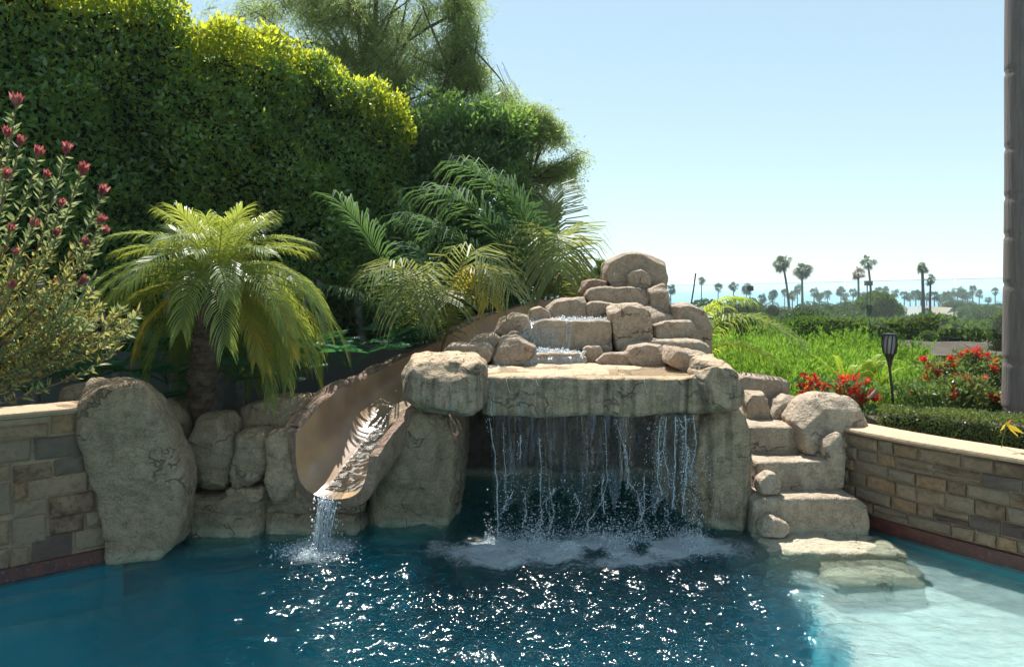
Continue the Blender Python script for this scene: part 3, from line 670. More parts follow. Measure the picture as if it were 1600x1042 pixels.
rock('angular pale rock lying at the waterline in front of the lowest step', [(1189, 832), (1196, 815), (1212, 810), (1230, 816), (1241, 834), (1234, 842), (1194, 842)], 5.83, .17, PL, 'rock', 'loose_rock', amp=.012)
# slide foundation rock
rock('grey brown rock face under the left side of the slide', [(413, 681), (442, 677), (449, 720), (458, 752), (462, 790), (412, 800)], 5.93, .5, G, vox=.018)
rock('rock under the lip of the slide behind its water stream', [(452, 762), (480, 782), (512, 792), (566, 788), (566, 800), (452, 800)], 6.0, .4, G, vox=.018)

# ------------------------------------------------------------------ slide
slide = empty('water_slide', (-1.3, 6.4, 0), 'curved brown concrete water slide with a deep chute coming round the mound to the pool', 'slide')
ctr = np.array([W(518, 776, 5.82), W(555, 728, 6.08), W(592, 682, 6.38), W(622, 648, 6.72), W(660, 616, 7.1), W(712, 578, 7.5), W(772, 540, 7.85), W(835, 512, 8.1), W(905, 488, 8.25)])
lr_ = [.36, .36, .37, .38, .38, .36, .34, .32, .30]     # half widths
lh = [.46, .48, .41, .30, .27, .24, .25, .23, .17]       # rim height on the far (left) side
rh = [.36, .36, .34, .30, .28, .26, .24, .22, .20]
def catmull(P, n):
    P = np.vstack([2 * P[0] - P[1], P, 2 * P[-1] - P[-2]]); out = []
    for i in range(1, len(P) - 2):
        for t in np.linspace(0, 1, n, endpoint=False):
            out.append(.5 * ((2 * P[i]) + (-P[i - 1] + P[i + 1]) * t + (2 * P[i - 1] - 5 * P[i] + 4 * P[i + 1] - P[i + 2]) * t * t + (-P[i - 1] + 3 * P[i] - 3 * P[i + 1] + P[i + 2]) * t ** 3))
    out.append(P[-2]); return np.array(out)
A = np.array([list(ctr[i]) + [lr_[i], lh[i], rh[i]] for i in range(9)]); A = catmull(A, 8)
path = A[:, :3]; n = len(path); na = 28
Vi = []; Vr = []
for i in range(n):
    tg = path[min(i + 1, n - 1)] - path[max(i - 1, 0)]; tg[2] = 0; tg /= np.linalg.norm(tg)
    if i < 3: tg = np.array([.42, .9, 0]); tg /= np.linalg.norm(tg)
    side = np.array([tg[1], -tg[0], 0])     # towards the right of travel away from camera
    for a in np.linspace(-1, 1, na):
        th = a * math.pi / 2; hw, hl, hr = A[i, 3:6]
        off = math.tanh(2.3 * a) / math.tanh(2.3) * hw; up = abs(a) ** 1.9 * (hl if a < 0 else hr)
        lip = .0 if i > 1 else -(.06 - .03 * i) * (1 - abs(a))
        Vi.append(path[i] + side * off + np.array([0, 0, up]) + tg * lip)
    # outer shell: thicker and lumpy
    for a in np.linspace(-1, 1, na):
        th = a * math.pi / 2; hw, hl, hr = A[i, 3:6]; tk = .14 if a < 0 else .08
        off = math.tanh(2.3 * a) / math.tanh(2.3) * (hw + tk); up = abs(a) ** 1.9 * (hl if a < 0 else hr) - .07 * math.cos(th)
        Vr.append(path[i] + side * off + np.array([0, 0, up]))
Vi = np.array(Vi); Vr = np.array(Vr)
nz = fbm(Vr, 7, 3); Vr[:, 2] += nz * .012
rimj = np.array([vnoise(np.array([p]), 5)[0] for p in Vr])
Fq = [(i * na + j, i * na + j + 1, (i + 1) * na + j + 1, (i + 1) * na + j) for i in range(n - 1) for j in range(na - 1)]
org = np.array(slide.location)
obj('chute', np_mesh('chute', Vi - org, Fq, M['chute'], True), slide)
k = n * na
V = np.vstack([Vi * [1, 1, 1] - [0, 0, .002], Vr]); Fr = [(k + a, k + d, k + c, k + b) for a, b, c, d in Fq]
for i in range(n - 1):
    for j in (0, na - 1): Fr.append((i * na + j, (i + 1) * na + j, k + (i + 1) * na + j, k + i * na + j))
for j in range(na - 1): Fr.append((j, k + j, k + j + 1, j + 1))
obj('shell', np_mesh('shell', V - org, Fr, M['rock_slide'], False), slide)
# rough rock bank under and outside the far side of the chute (a lumpy kerb along the rim)
kV = []; kk = 10
for i in range(1, n):
    tg = path[min(i + 1, n - 1)] - path[max(i - 1, 0)]; tg[2] = 0; tg /= np.linalg.norm(tg); side = np.array([tg[1], -tg[0], 0])
    hw, hl = A[i, 3], A[i, 4]; rim = path[i] - side * hw + np.array([0, 0, hl])
    jj = .022 * vnoise(np.array([[i * .8, 0, 0]]), 1)[0] * min(1, i / 8)
    for (a, b) in [(-.005, -.03), (-.008, .005), (-.04, .018), (-.13, .012), (-.22, -.03), (-.28, -.15), (-.30, -.5), (-.30, -1.2), (0, -1.2), (-.03, -.3)]:
        kV.append(rim + side * a + np.array([0, 0, b + (jj if b > -.1 else 0)]))
kV = np.array(kV); kV += (fbm(kV, 6, 3) * .018)[:, None]; m_ = n - 1
Fk = [(i * kk + j, i * kk + (j + 1) % kk, (i + 1) * kk + (j + 1) % kk, (i + 1) * kk + j) for i in range(m_ - 1) for j in range(kk)]
obj('bank', np_mesh('bank', kV - org, [Fk, [list(range(kk))]], M['rock_slide'], True), slide)
# ------------------------------------------------------------------ foliage helpers
def unit(v): return v / (np.linalg.norm(v, axis=-1, keepdims=True) + 1e-9)
def leaves(P, D, L, Wd, rnd=None, fold=.0):
    """one kite shaped leaf per row: P base, D direction (unit), L length, Wd width"""
    rnd = rnd or rng
    n = len(P); D = unit(D)
    up = rnd.normal(size=(n, 3)); S = unit(np.cross(D, up)); L = np.broadcast_to(L, n)[:, None]; Wd = np.broadcast_to(Wd, n)[:, None]
    N = np.cross(D, S)
    V = np.empty((n, 4, 3)); V[:, 0] = P; V[:, 1] = P + D * L * .45 + S * Wd * .5 + N * L * fold; V[:, 2] = P + D * L; V[:, 3] = P + D * L * .45 - S * Wd * .5 + N * L * fold
    return V.reshape(-1, 3), np.arange(n * 4).reshape(n, 4)
def leaf_obj(name, P, D, L, Wd, m, parent=None, kind='stuff', rnd=None, fold=.0, org=None):
    V, Fq = leaves(np.asarray(P), np.asarray(D), L, Wd, rnd, fold)
    if parent is not None: V = V - np.array(parent.location)
    if org is not None: V = V - np.array(org)
    o = obj(name, np_mesh(name, V, Fq, m), parent)
    if kind: o['kind'] = kind
    return o
def tube(path, rad, sides=7, cap=True):
    path = np.asarray(path, float); n = len(path); rad = np.broadcast_to(rad, n); V = []
    for i in range(n):
        t = unit(path[min(i + 1, n - 1)] - path[max(i - 1, 0)]); a = np.array([1., 0, 0]) if abs(t[0]) < .8 else np.array([0, 1., 0])
        u = unit(np.cross(t, a)); v = np.cross(t, u)
        for k in range(sides):
            an = 2 * math.pi * k / sides; V.append(path[i] + rad[i] * (math.cos(an) * u + math.sin(an) * v))
    Fq = [(i * sides + k, i * sides + (k + 1) % sides, (i + 1) * sides + (k + 1) % sides, (i + 1) * sides + k) for i in range(n - 1) for k in range(sides)]
    return np.array(V), np.array(Fq)
def merge(parts):
    V = []; Fq = []; s = 0
    for v, f in parts: V.append(v); Fq.append(f + s); s += len(v)
    return np.vstack(V), np.vstack(Fq)
def bez(p0, p1, p2, n):
    t = np.linspace(0, 1, n)[:, None]; p0, p1, p2 = map(np.asarray, (p0, p1, p2))
    return (1 - t) ** 2 * p0 + 2 * t * (1 - t) * p1 + t * t * p2
def frond(path, nl, ll, lw, droop=.35, start=.12, vee=.35, stem=.008, seed=0, twist=0.0, sweep=.5, ragged=.12):
    """pinnate palm leaf along path; returns V, F. leaflets both sides, drooping at their tips"""
    r = np.random.default_rng(seed); path = np.asarray(path, float); n = len(path)
    seg = np.linalg.norm(np.diff(path, axis=0), axis=1); s = np.concatenate([[0], np.cumsum(seg)]); T_ = s[-1]
    V0, F0 = tube(path, np.linspace(stem, stem * .25, n), 4)
    tt = np.linspace(start, 1, nl); out_v = []; out_f = []
    pos_ = np.stack([np.interp(tt * T_, s, path[:, k]) for k in range(3)], 1)
    d = 1e-2; nx = np.stack([np.interp(np.clip(tt + d, 0, 1) * T_, s, path[:, k]) for k in range(3)], 1); pv = np.stack([np.interp((tt - d) * T_, s, path[:, k]) for k in range(3)], 1)
    tg = unit(nx - pv); up = np.array([0, 0, 1.0]) + .0 * tg
    side = np.cross(tg, up); flat = np.linalg.norm(side, axis=1) < .15; side[flat] = side[~flat][-1] if (~flat).any() else [1, 0, 0]; side = unit(side)
    nrm = unit(np.cross(side, tg))
    for sg in (-1, 1):
        k = len(tt); env = np.sin(np.pi * np.clip(.16 + .64 * (tt - start) / (1 - start), 0, 1)) ** .6
        L = ll * env * r.uniform(1 - ragged, 1 + ragged * .3, k); sw = sweep * (.5 + 2.0 * tt ** 2)
        D = unit(side * sg + tg * sw[:, None] + nrm * vee + r.normal(size=(k, 3)) * .06)
        q0 = pos_; dr = (droop * r.uniform(.7, 1.3, k))[:, None] * np.array([0, 0, -1.0]); Ds = [D, unit(D + dr * .7), unit(D + dr * 1.9)]
        m1 = q0 + Ds[0] * L[:, None] * .36; m2_ = m1 + Ds[1] * L[:, None] * .34; end = m2_ + Ds[2] * L[:, None] * .30
        wv = unit(tg - D * (tg * D).sum(1, keepdims=True)) * lw * .5
        V = np.empty((k, 8, 3)); V[:, 0] = q0 - wv * .5; V[:, 1] = q0 + wv * .5; V[:, 2] = m1 + wv; V[:, 3] = m1 - wv; V[:, 4] = m2_ + wv * .8; V[:, 5] = m2_ - wv * .8; V[:, 6] = end + wv * .1; V[:, 7] = end - wv * .1
        b = np.arange(k)[:, None] * 8
        f = np.concatenate([b + [0, 1, 2, 3], b + [3, 2, 4, 5], b + [5, 4, 6, 7]]); out_v.append(V.reshape(-1, 3)); out_f.append(f)
    return merge([(V0, F0)] + list(zip(out_v, out_f)))

# ------------------------------------------------------------------ the tall hedge
HL = np.array([(-9.0, 4.9), (-6.2, 6.25), (-4.95, 7.2), (-3.6, 8.3), (-3.0, 8.85), (-2.12, 9.6), (-1.6, 9.95), (-1.35, 10.1)])   # plan line of its front
hs_ = np.concatenate([[0], np.cumsum(np.hypot(*np.diff(HL, axis=0).T))])
def hedge_top(x):     # height of the clipped top along the hedge, with its step
    return np.interp(x, [-9, -4.9, -3.67, -3.57, -3.0, -2.5, -2.12, -1.8, -1.5, -1.35], [5.3, 5.3, 5.25, 4.92, 4.88, 4.86, 4.78, 4.62, 4.35, 3.95])
hedge = empty('tall_hedge', (-4.0, 8.0, .7), 'very tall clipped green hedge with yellow sunlit top filling the upper left', 'hedge')
N = 140000; r = np.random.default_rng(21)
u = r.uniform(0, hs_[-1], N); X = np.interp(u, hs_, HL[:, 0]); Y = np.interp(u, hs_, HL[:, 1])
i = np.clip(np.searchsorted(hs_, u) - 1, 0, len(HL) - 2); dd = unit(HL[i + 1] - HL[i]); nn = np.stack([dd[:, 1], -dd[:, 0]], 1)
z = r.uniform(0, 1, N) ** .95; top = hedge_top(X) + .13 * vnoise(np.stack([u, u * 0, u * 0], 1), 1.1, 91) + .09 * vnoise(np.stack([u, u * 0, u * 0], 1), 3.1, 92); zb = np.interp(X, [-9, -5, -3.2, -1.3], [1.10, 1.10, 1.10, .7]); Z = zb + z * (top - zb)
P = np.stack([X, Y, Z], 1)
bumps = .26 * vnoise(P, 1.3, 2) + .17 * vnoise(P, 3.3, 5)
deep = r.exponential(.15, N) - .03 - bumps * 1.25 - .05 * (r.random(N) < .1)
topn = r.random(N) < .34                       # leaves of the top surface and its upright shoots
deep[topn] = r.uniform(-.15, 1.1, topn.sum())
Z[topn] = top[topn] + .09 * vnoise(P[topn] * [1, 1, 0], 3, 8) + .30 * np.abs(vnoise(np.stack([X, Y, deep], 1)[topn], 6, 4)) * r.random(topn.sum()) - r.exponential(.09, topn.sum()) + .03
P[:, 0] -= nn[:, 0] * deep; P[:, 1] -= nn[:, 1] * deep; P[:, 2] = Z
rag = (Z < zb + .25) & (vnoise(P, 2.5, 33) < .0)
gap = (vnoise(P, 2.2, 61) > .62) & ~topn & (P[:, 2] < top - .4)
keep = ~(rag | (gap & (r.random(N) < .6))); P = P[keep]; topn = topn[keep]; topz = top[keep]; nn_ = nn[keep]
D = unit(np.concatenate([nn_, np.zeros((len(P), 1))], 1) * .75 + r.normal(size=(len(P), 3)) * .65 + np.array([0, 0, .15]))
D[topn] = unit(r.normal(size=(topn.sum(), 3)) * .6 + np.array([0, 0, .9]))
tip = (r.random(len(P)) < .9 * np.exp(-np.clip(topz - P[:, 2] - .12 - .35 * vnoise(P, 1.6, 4), 0, 9) / .16)) | (r.random(len(P)) < .02) | ((vnoise(P, 1.2, 77) > .35) & (r.random(len(P)) < .12)) | ((vnoise(P, 3, 81) > .72) & (r.random(len(P)) < .35))  # yellow leaves paint the sun on the top, with some new growth
L = r.uniform(.05, .10, len(P)) * (1 + .25 * (r.random(len(P)) < .06))
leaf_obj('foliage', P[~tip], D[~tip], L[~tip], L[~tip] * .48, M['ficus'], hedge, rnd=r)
leaf_obj('sunlit_shoots', P[tip], D[tip], L[tip] * .9, L[tip] * .42, M['ficus_new_lit'], hedge, rnd=r)
# dense twiggy core behind the leaves
V = []; K = 40
for k in range(K + 1):
    uu = hs_[-1] * k / K; x = np.interp(uu, hs_, HL[:, 0]); y = np.interp(uu, hs_, HL[:, 1]); j = min(np.searchsorted(hs_, uu, 'right') - 1, len(HL) - 2); d = unit(HL[j + 1] - HL[j]); nx, ny = d[1], -d[0]
    t_ = hedge_top(x) - .20 + .13 * float(vnoise(np.array([[uu, 0, 0]]), 1.1, 91)[0]); b = np.interp(x, [-9, -5, -3.2, -1.3], [1.2, 1.2, 1.2, .8])
    for off, zz in ((.34, b), (.34, t_), (1.05, t_), (1.05, b)): V.append((x - nx * off, y - ny * off, zz))
Fq = [(k * 4 + j, k * 4 + (j + 1) % 4, (k + 1) * 4 + (j + 1) % 4, (k + 1) * 4 + j) for k in range(K) for j in range(4)] + [(0, 1, 2, 3), (K * 4 + 3, K * 4 + 2, K * 4 + 1, K * 4)]
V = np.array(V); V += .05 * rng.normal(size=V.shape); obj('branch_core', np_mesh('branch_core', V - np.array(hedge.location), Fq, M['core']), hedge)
for pxx, Yt, rad in ((60, 7.0, .045), (178, 7.45, .05), (268, 7.8, .05), (335, 7.75, .075), (375, 8.0, .06), (460, 8.6, .05), (500, 8.9, .05), (577, 9.4, .075), (-80, 6.3, .05), (640, 9.6, .06)):
    p0 = np.array([(pxx - 800) / F * Yt, Yt, .6]); p1 = p0 + [rng.normal() * .08, .05, .6]; p2 = p0 + [rng.normal() * .12, .12, 1.5]
    v, f = tube(bez(p0, p1, p2, 7), np.linspace(rad, rad * .7, 7), 8); obj('trunk', np_mesh('trunk', v - np.array(hedge.location), f, M['bark_grey'], True), hedge)

# ------------------------------------------------------------------ trees behind the hedge
def blob_points(blobs, Yc, n, r, thr=-.15, ns=1.6):
    """points in ellipsoids given in photo pixels (cx, cy, rx, ry) around distance Yc, thinned by noise into clumps"""
    A_ = np.array([b[2] * b[3] for b in blobs], float); A_ /= A_.sum(); out = []
    for b, a in zip(blobs, A_):
        k = int(n * a * 1.7); q = unit(r.normal(size=(k, 3))) * (r.random((k, 1)) ** .45)
        Yb = Yc + (b[4] if len(b) > 4 else 0); c = np.array(W(b[0], b[1], Yb)); rx = b[2] / F * Yb; rz = b[3] / F * Yb
        out.append(c + q * [rx, min(rx, rz) * .9, rz])
    P = np.vstack(out); return P[vnoise(P, ns, 15) + .6 * vnoise(P, ns * 2.7, 3) > thr]
def limbs(root, segs, m, name='limb'):
    o_ = np.array(root.location)
    for (a, b, c, r0, r1) in segs:
        v, f = tube(bez(a, b, c, 9), np.linspace(r0, r1, 9), 7); obj(name, np_mesh(name, v - o_, f, m, True), root)
def pepper(label, blobs, Yc, n, trunk, limb_list, seed, thr=.08, kk=18):
    r = np.random.default_rng(seed); b0 = W(*trunk[0]); root = empty('pepper_tree', (b0[0], b0[1], .2), label, 'tree')
    pts = [np.array(W(*t)) for t in trunk]; pts = [np.array([pts[0][0], pts[0][1], .2])] + pts
    rr = np.linspace(.12, .02, len(pts)); v, f = tube(catmull(np.array(pts), 4), np.interp(np.linspace(0, 1, (len(pts) - 1) * 4 + 1), np.linspace(0, 1, len(pts)), rr), 9)
    obj('trunk', np_mesh('trunk', v - np.array(root.location), f, M['bark'], True), root)
    for a, b, c, r0, r1 in limb_list: limbs(root, [(W(*a), W(*b), W(*c), r0 * .6, r1 * .6)], M['bark'])
    P = blob_points(blobs, Yc, n, r, thr, 2.7)
    up_ = [q for q in pts[1:]]
    for kb in range(24):       # branches feeding the sprays
        e_ = P[r.integers(len(P))]; s_ = up_[r.integers(len(up_) - 1)] * .5 + up_[-1 if r.random() < .4 else 0] * .5; s_ = pts[1] + (pts[-1] - pts[1]) * r.uniform(.15, .9)
        mid_ = (s_ + e_) / 2 + np.array([r.normal() * .15, r.normal() * .1, abs(r.normal()) * .25]); pb_ = bez(s_, mid_, e_, 11); pb_ += .06 * np.stack([vnoise(pb_, 2.5, kb), vnoise(pb_, 2.5, kb + 9), vnoise(pb_, 2.5, kb + 5)], 1)
        vb_, fb_ = tube(pb_, np.linspace(.028, .007, 11), 5); obj('branch', np_mesh('branch', vb_ - np.array(root.location), fb_, M['bark'], True), root)
    # each point is a hanging spray: a curved twig with narrow leaflets
    k = len(P); az = r.uniform(0, 2 * math.pi, k); out = np.stack([np.cos(az), np.sin(az), r.uniform(-.9, .25, k)], 1); L = r.uniform(.16, .36, k)
    t_ = r.random((k, kk)); Q = P[:, None] + out[:, None] * (t_ * L[:, None])[..., None] * .8; Q[..., 2] -= (t_ ** 1.6) * L[:, None] * .4; Q += r.normal(size=Q.shape) * .035
    D = unit(out[:, None] * .5 + r.normal(size=(k, kk, 3)) * .9 + [0, 0, -.35])
    cl_ = vnoise(P, 2.3, 40) > 0
    leaf_obj('crown', Q.reshape(-1, 3), D.reshape(-1, 3), r.uniform(.04, .08, k * kk), .011, M['pepper'], root, rnd=r)
    # fine twigs of the sprays
    s = r.random(k) < .22; a = P[s]; b = a + out[s] * L[s][:, None] * .8 - np.array([0, 0, 1]) * L[s][:, None] * .4; sd_ = unit(np.cross(b - a, r.normal(size=a.shape))) * .005
    back = a - unit(a - np.array(pts[-1])) * r.uniform(.1, .35, (len(a), 1)); V = np.stack([back - sd_, back + sd_, a + sd_, a - sd_, a - sd_, a + sd_, b + sd_ * .4, b - sd_ * .4], 1).reshape(-1, 3)
    o = obj('twigs', np_mesh('twigs', V - np.array(root.location), np.arange(len(V)).reshape(-1, 4), M['bark']), root); o['kind'] = 'stuff'
    return root
pepper('tall wispy pepper tree with forked dark trunk rising behind the hedge', [(400, 10, 85, 50), (490, 40, 70, 60), (560, 10, 80, 60), (610, 90, 60, 70), (660, 40, 70, 60), (560, 120, 70, 60), (700, 10, 50, 50), (640, -60, 130, 60), (480, 110, 40, 30), (460, -40, 90, 40), (540, 60, 90, 60), (620, 150, 90, 60), (500, 0, 120, 40), (560, 170, 50, 50)], 12.5, 7200,
       [(588, 330, 12.5), (588, 230, 12.5), (583, 150, 12.5), (574, 90, 12.4), (588, 10, 12.4), (580, -60, 12.4)],
       [((583, 150, 12.5), (560, 60, 12.5), (540, -60, 12.4), .08, .03), ((586, 170, 12.5), (620, 90, 12.3), (660, 20, 12.3), .07, .02), ((584, 120, 12.5), (500, 50, 12.4), (440, 70, 12.3), .05, .012), ((588, 200, 12.5), (540, 130, 12.7), (500, 60, 12.9), .05, .012), ((600, 120, 12.4), (630, 60, 12.2), (640, -30, 12.2), .05, .015)], 31)
pepper('second pepper tree with slender upright trunk to the right of the forked one', [(715, 80, 50, 60), (690, 150, 70, 60), (740, 130, 45, 50), (760, 190, 60, 45), (640, 190, 50, 40), (710, 5, 38, 50), (790, 175, 40, 35), (660, 260, 60, 50), (720, 60, 60, 60), (700, 220, 80, 50), (650, 100, 70, 70), (745, 110, 30, 40), (770, 160, 45, 45), (600, 150, 60, 60), (630, 220, 60, 50), (740, 220, 70, 50), (800, 210, 50, 50), (760, 280, 60, 50), (620, 270, 50, 60)], 12.0, 7800,
       [(705, 380, 12.0), (707, 260, 12.0), (712, 130, 12.0), (718, 40, 12.0), (708, -60, 12.0)],
       [((712, 130, 12), (680, 60, 12), (660, 10, 12), .05, .02), ((708, 190, 12), (740, 130, 11.8), (748, 40, 11.8), .05, .015), ((707, 240, 12), (650, 200, 11.9), (620, 150, 11.9), .05, .015), ((708, 220, 12), (760, 190, 11.8), (800, 170, 11.8), .04, .012)], 32)
pepper('small wispy pepper tree leaning out to the right against the open sky', [(800, 190, 45, 32), (850, 215, 45, 32), (885, 240, 34, 22), (860, 265, 35, 20), (820, 240, 40, 35), (815, 290, 30, 40), (840, 180, 26, 18), (905, 245, 16, 12)], 11.0, 2600,
       [(800, 420, 11.0), (806, 340, 11.0), (818, 300, 11.0)],
       [((818, 300, 11), (840, 270, 10.9), (905, 240, 10.8), .045, .01), ((812, 310, 11), (800, 240, 11), (838, 180, 11), .045, .01), ((830, 275, 10.9), (860, 285, 10.8), (888, 268, 10.8), .03, .008)], 33, -.05)
r = np.random.default_rng(41)
st = empty('broadleaf_tree', (W(720, 500, 10.6)[0], 10.6, .3), 'dense dark broadleaf tree between the hedge end and the kentia palm fronds', 'tree')
P = blob_points([(640, 220, 55, 60), (700, 270, 75, 80), (765, 240, 70, 75), (800, 200, 40, 40), (850, 330, 25, 50), (650, 165, 45, 45), (705, 185, 30, 50), (760, 180, 35, 40), (600, 220, 40, 60), (640, 330, 60, 90), (720, 350, 90, 80), (810, 330, 40, 55), (750, 200, 60, 40), (600, 300, 40, 90), (780, 400, 50, 60), (690, 430, 90, 70), (600, 430, 60, 70), (830, 370, 25, 35)], 10.6, 48000, r, -.12, 1.7)
P = P[r.random(len(P)) > np.clip((P[:, 2] - 3.7) / 1.5, 0, .93)]
D = unit(P - np.array([st.location[0], 10.6, 2.5])) * .5 + r.normal(size=P.shape) * .6 + [0, -.2, -.1]
lit = (P[:, 2] > 4.2 + .8 * vnoise(P, 1.5, 2)) | (vnoise(P, 2.2, 9) > .45)  # leaves given a lighter colour to paint sun on the crown
Ls = r.uniform(.06, .11, len(P))
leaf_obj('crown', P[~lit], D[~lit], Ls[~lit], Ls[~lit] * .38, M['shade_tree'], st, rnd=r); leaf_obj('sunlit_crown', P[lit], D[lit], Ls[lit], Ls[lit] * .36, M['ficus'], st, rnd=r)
limbs(st, [((st.location[0], 10.6, .3), W(716, 420, 10.6), W(720, 300, 10.6), .13, .07), (W(718, 360, 10.6), W(680, 300, 10.5), W(640, 230, 10.5), .06, .02), (W(718, 340, 10.6), W(760, 300, 10.5), W(790, 230, 10.5), .06, .02)], M['bark'], 'trunk')
# undergrowth behind the slide keeps the far left of the mound dark and leafy
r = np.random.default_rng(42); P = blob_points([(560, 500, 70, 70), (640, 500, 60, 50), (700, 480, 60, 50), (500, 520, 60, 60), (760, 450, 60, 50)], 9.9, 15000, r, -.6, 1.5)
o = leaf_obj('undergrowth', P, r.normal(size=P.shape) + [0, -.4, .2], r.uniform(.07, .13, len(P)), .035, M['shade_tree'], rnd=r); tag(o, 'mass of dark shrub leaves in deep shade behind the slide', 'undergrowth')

# ------------------------------------------------------------------ pygmy date palm
pp = np.array(W(322, 690, 6.3)); px0 = W(330, 480, 6.35)
date = empty('pygmy_date_palm', (pp[0] - .08, 6.3, .62), 'pygmy date palm with drooping green crown, yellow lower fronds and shaggy dark trunk', 'palm tree')
O = np.array(date.location); head = np.array(W(338, 447, 6.35)) - O
path = bez([0, 0, 0], [.03, 0, .35], head, 26); rad = np.interp(np.linspace(0, 1, 26), [0, .3, .38, .6, .9, 1], [.05, .055, .085, .11, .13, .09])
v, f = tube(path, rad, 18); nzv = vnoise(v, 22, 2); rr = v - np.repeat(path, 18, 0); v = v + unit(rr) * (nzv * .016)[:, None]
obj('trunk', np_mesh('trunk', v, f, M['date_bark'], True), date)
# old leaf bases on the trunk, one wedge each
for k in range(150):
    h = random.uniform(.36, .97); a = k * 2.39996; c = np.array([np.interp(h, np.linspace(0, 1, 26), path[:, q]) for q in range(3)]); rd = np.interp(h, np.linspace(0, 1, 26), rad)
    d = np.array([math.cos(a), math.sin(a), 0]); s = np.array([-d[1], d[0], 0]); b = c + d * rd * .9; wq = .034; ln = random.uniform(.045, .075)
    V = [b - s * wq, b + s * wq, b + s * wq * .4 + d * .042 + [0, 0, ln], b - s * wq * .4 + d * .042 + [0, 0, ln], b + [0, 0, ln * .9]]
    obj('leaf_base', np_mesh('leaf_base', V, [[(0, 1, 2, 3)], [(0, 3, 4), (1, 4, 2)]], M['date_bark']), date)
def date_frond(L, a0, a1, nl, ll, seed, droop=.6):
    n = 14; t = np.linspace(0, 1, n); an = a0 + (a1 - a0) * t ** .8; st_ = L / (n - 1); x = np.concatenate([[0], np.cumsum(np.cos(an[:-1]) * st_)]); zz = np.concatenate([[0], np.cumsum(np.sin(an[:-1]) * st_)])
    return frond(np.stack([x, np.zeros(n), zz], 1), nl, ll, .0078, droop, .10, .25, .007, seed, sweep=.8)
var = []
for j, (L, a0, a1) in enumerate([(.62, 1.5, .5), (.80, 1.3, -.4), (.98, 1.0, -1.05), (1.1, .8, -1.3), (1.18, .5, -1.45), (1.15, .2, -1.52), (.95, -.25, -1.56)]):
    for q in range(2):
        v, f = date_frond(L, a0, a1, 44, .25, j * 10 + q, .55 + .08 * j); var.append((np_mesh('frond', v, f, M['phoenix']), j))
        
NFR = 84
for k in range(NFR):
    tier = k / NFR; j = min(6, int(tier * 7)); me = var[j * 2 + k % 2][0]
    o = bpy.data.objects.new('frond', me); link(o, date); a = k * 2.39996 + random.uniform(-.15, .15)
    if j >= 4 and math.sin(a) < -.45: a = a + math.pi
    o.rotation_euler = (random.uniform(-.12, .12), random.uniform(-.1, .1), a); o.location = head + np.array([math.cos(a), math.sin(a), 0]) * .06 + np.array([0, 0, .04 - .14 * tier]); s = random.uniform(.98, 1.18); o.scale = (s, s, s)
for a, a0, a1, L, sd_ in ((-.35, .25, -1.45, 1.0, 1), (-.62, -.05, -1.5, .95, 2), (.05, .2, -1.45, .95, 3), (3.5, .0, -1.5, .85, 4), (2.9, .45, -.75, .95, 5), (-.2, -.2, -1.5, .9, 6), (-.75, .1, -1.5, .9, 7), (.25, .1, -1.5, 1.0, 8), (-.5, .35, -1.4, 1.1, 9), (3.1, .1, -1.5, .9, 10)):
    v, f = date_frond(L, a0, a1, 56, .20, 70 + sd_, .9); o = obj('frond', np_mesh('frond', v, f, M['phoenix_dry']), date); o.rotation_euler = (0, 0, a); o.location = head + np.array([math.cos(a) * .08, math.sin(a) * .08, -.05]); o['label'] = 'yellowing drooping frond'

# ------------------------------------------------------------------ large feather palms
def px_frond(root, a, b, c, nl, ll, lw, m, seed, **kw):
    p = bez(W(*a), W(*b), W(*c), 18); v, f = frond(p, nl, ll, lw, seed=seed, **kw)
    return obj('frond', np_mesh('frond', v - np.array(root.location), f, m), root)
ken = empty('kentia_palm', (W(835, 480, 9.3)[0], 9.3, .7), 'large kentia palm arching wide dark fronds just left of the rock mound', 'palm tree')
for k, (a, b, c, ll, m) in enumerate([
    ((838, 540, 9.3), (800, 330, 9.1), (690, 300, 8.6), .50, 'kentia'), ((842, 540, 9.3), (850, 330, 9.3), (735, 262, 9.0), .52, 'kentia'),
    ((848, 540, 9.4), (850, 380, 9.5), (862, 305, 9.9), .45, 'kentia_lit'), ((852, 540, 9.3), (870, 270, 9.0), (874, 420, 8.5), .50, 'kentia_lit'),
    ((850, 540, 9.3), (836, 330, 9.0), (790, 290, 9.0), .45, 'kentia'), ((845, 540, 9.2), (790, 400, 8.8), (655, 345, 8.4), .48, 'kentia'),
    ((856, 540, 9.3), (872, 400, 9.1), (884, 430, 8.8), .30, 'kentia_lit'), ((845, 540, 9.3), (800, 440, 9.0), (760, 440, 8.7), .40, 'kentia'),
    ((840, 540, 9.3), (822, 400, 9.4), (806, 350, 9.8), .45, 'kentia')]):
    px_frond(ken, a, b, c, 56, ll * 1.9, .021, M[m], 200 + k, droop=.8, start=.30, vee=.15, stem=.017, sweep=.55)
ken2 = empty('kentia_palm', (W(600, 560, 8.6)[0], 8.6, .7), 'shaded kentia palm with stiff blue green fronds against the end of the hedge', 'palm tree')
for k, (a, b, c, ll, m) in enumerate([
    ((640, 560, 8.6), (615, 400, 8.4), (535, 320, 8.0), .42, 'kentia'), ((640, 560, 8.6), (648, 400, 8.6), (626, 318, 8.6), .38, 'kentia'),
    ((645, 560, 8.6), (660, 380, 8.7), (700, 320, 8.7), .40, 'kentia'), ((640, 560, 8.6), (600, 470, 8.4), (520, 450, 8.0), .36, 'kentia')]):
    px_frond(ken2, a, b, c, 48, ll * 1.6, .017, M[m], 230 + k, droop=.6, start=.30, vee=.2, stem=.014, sweep=.6)
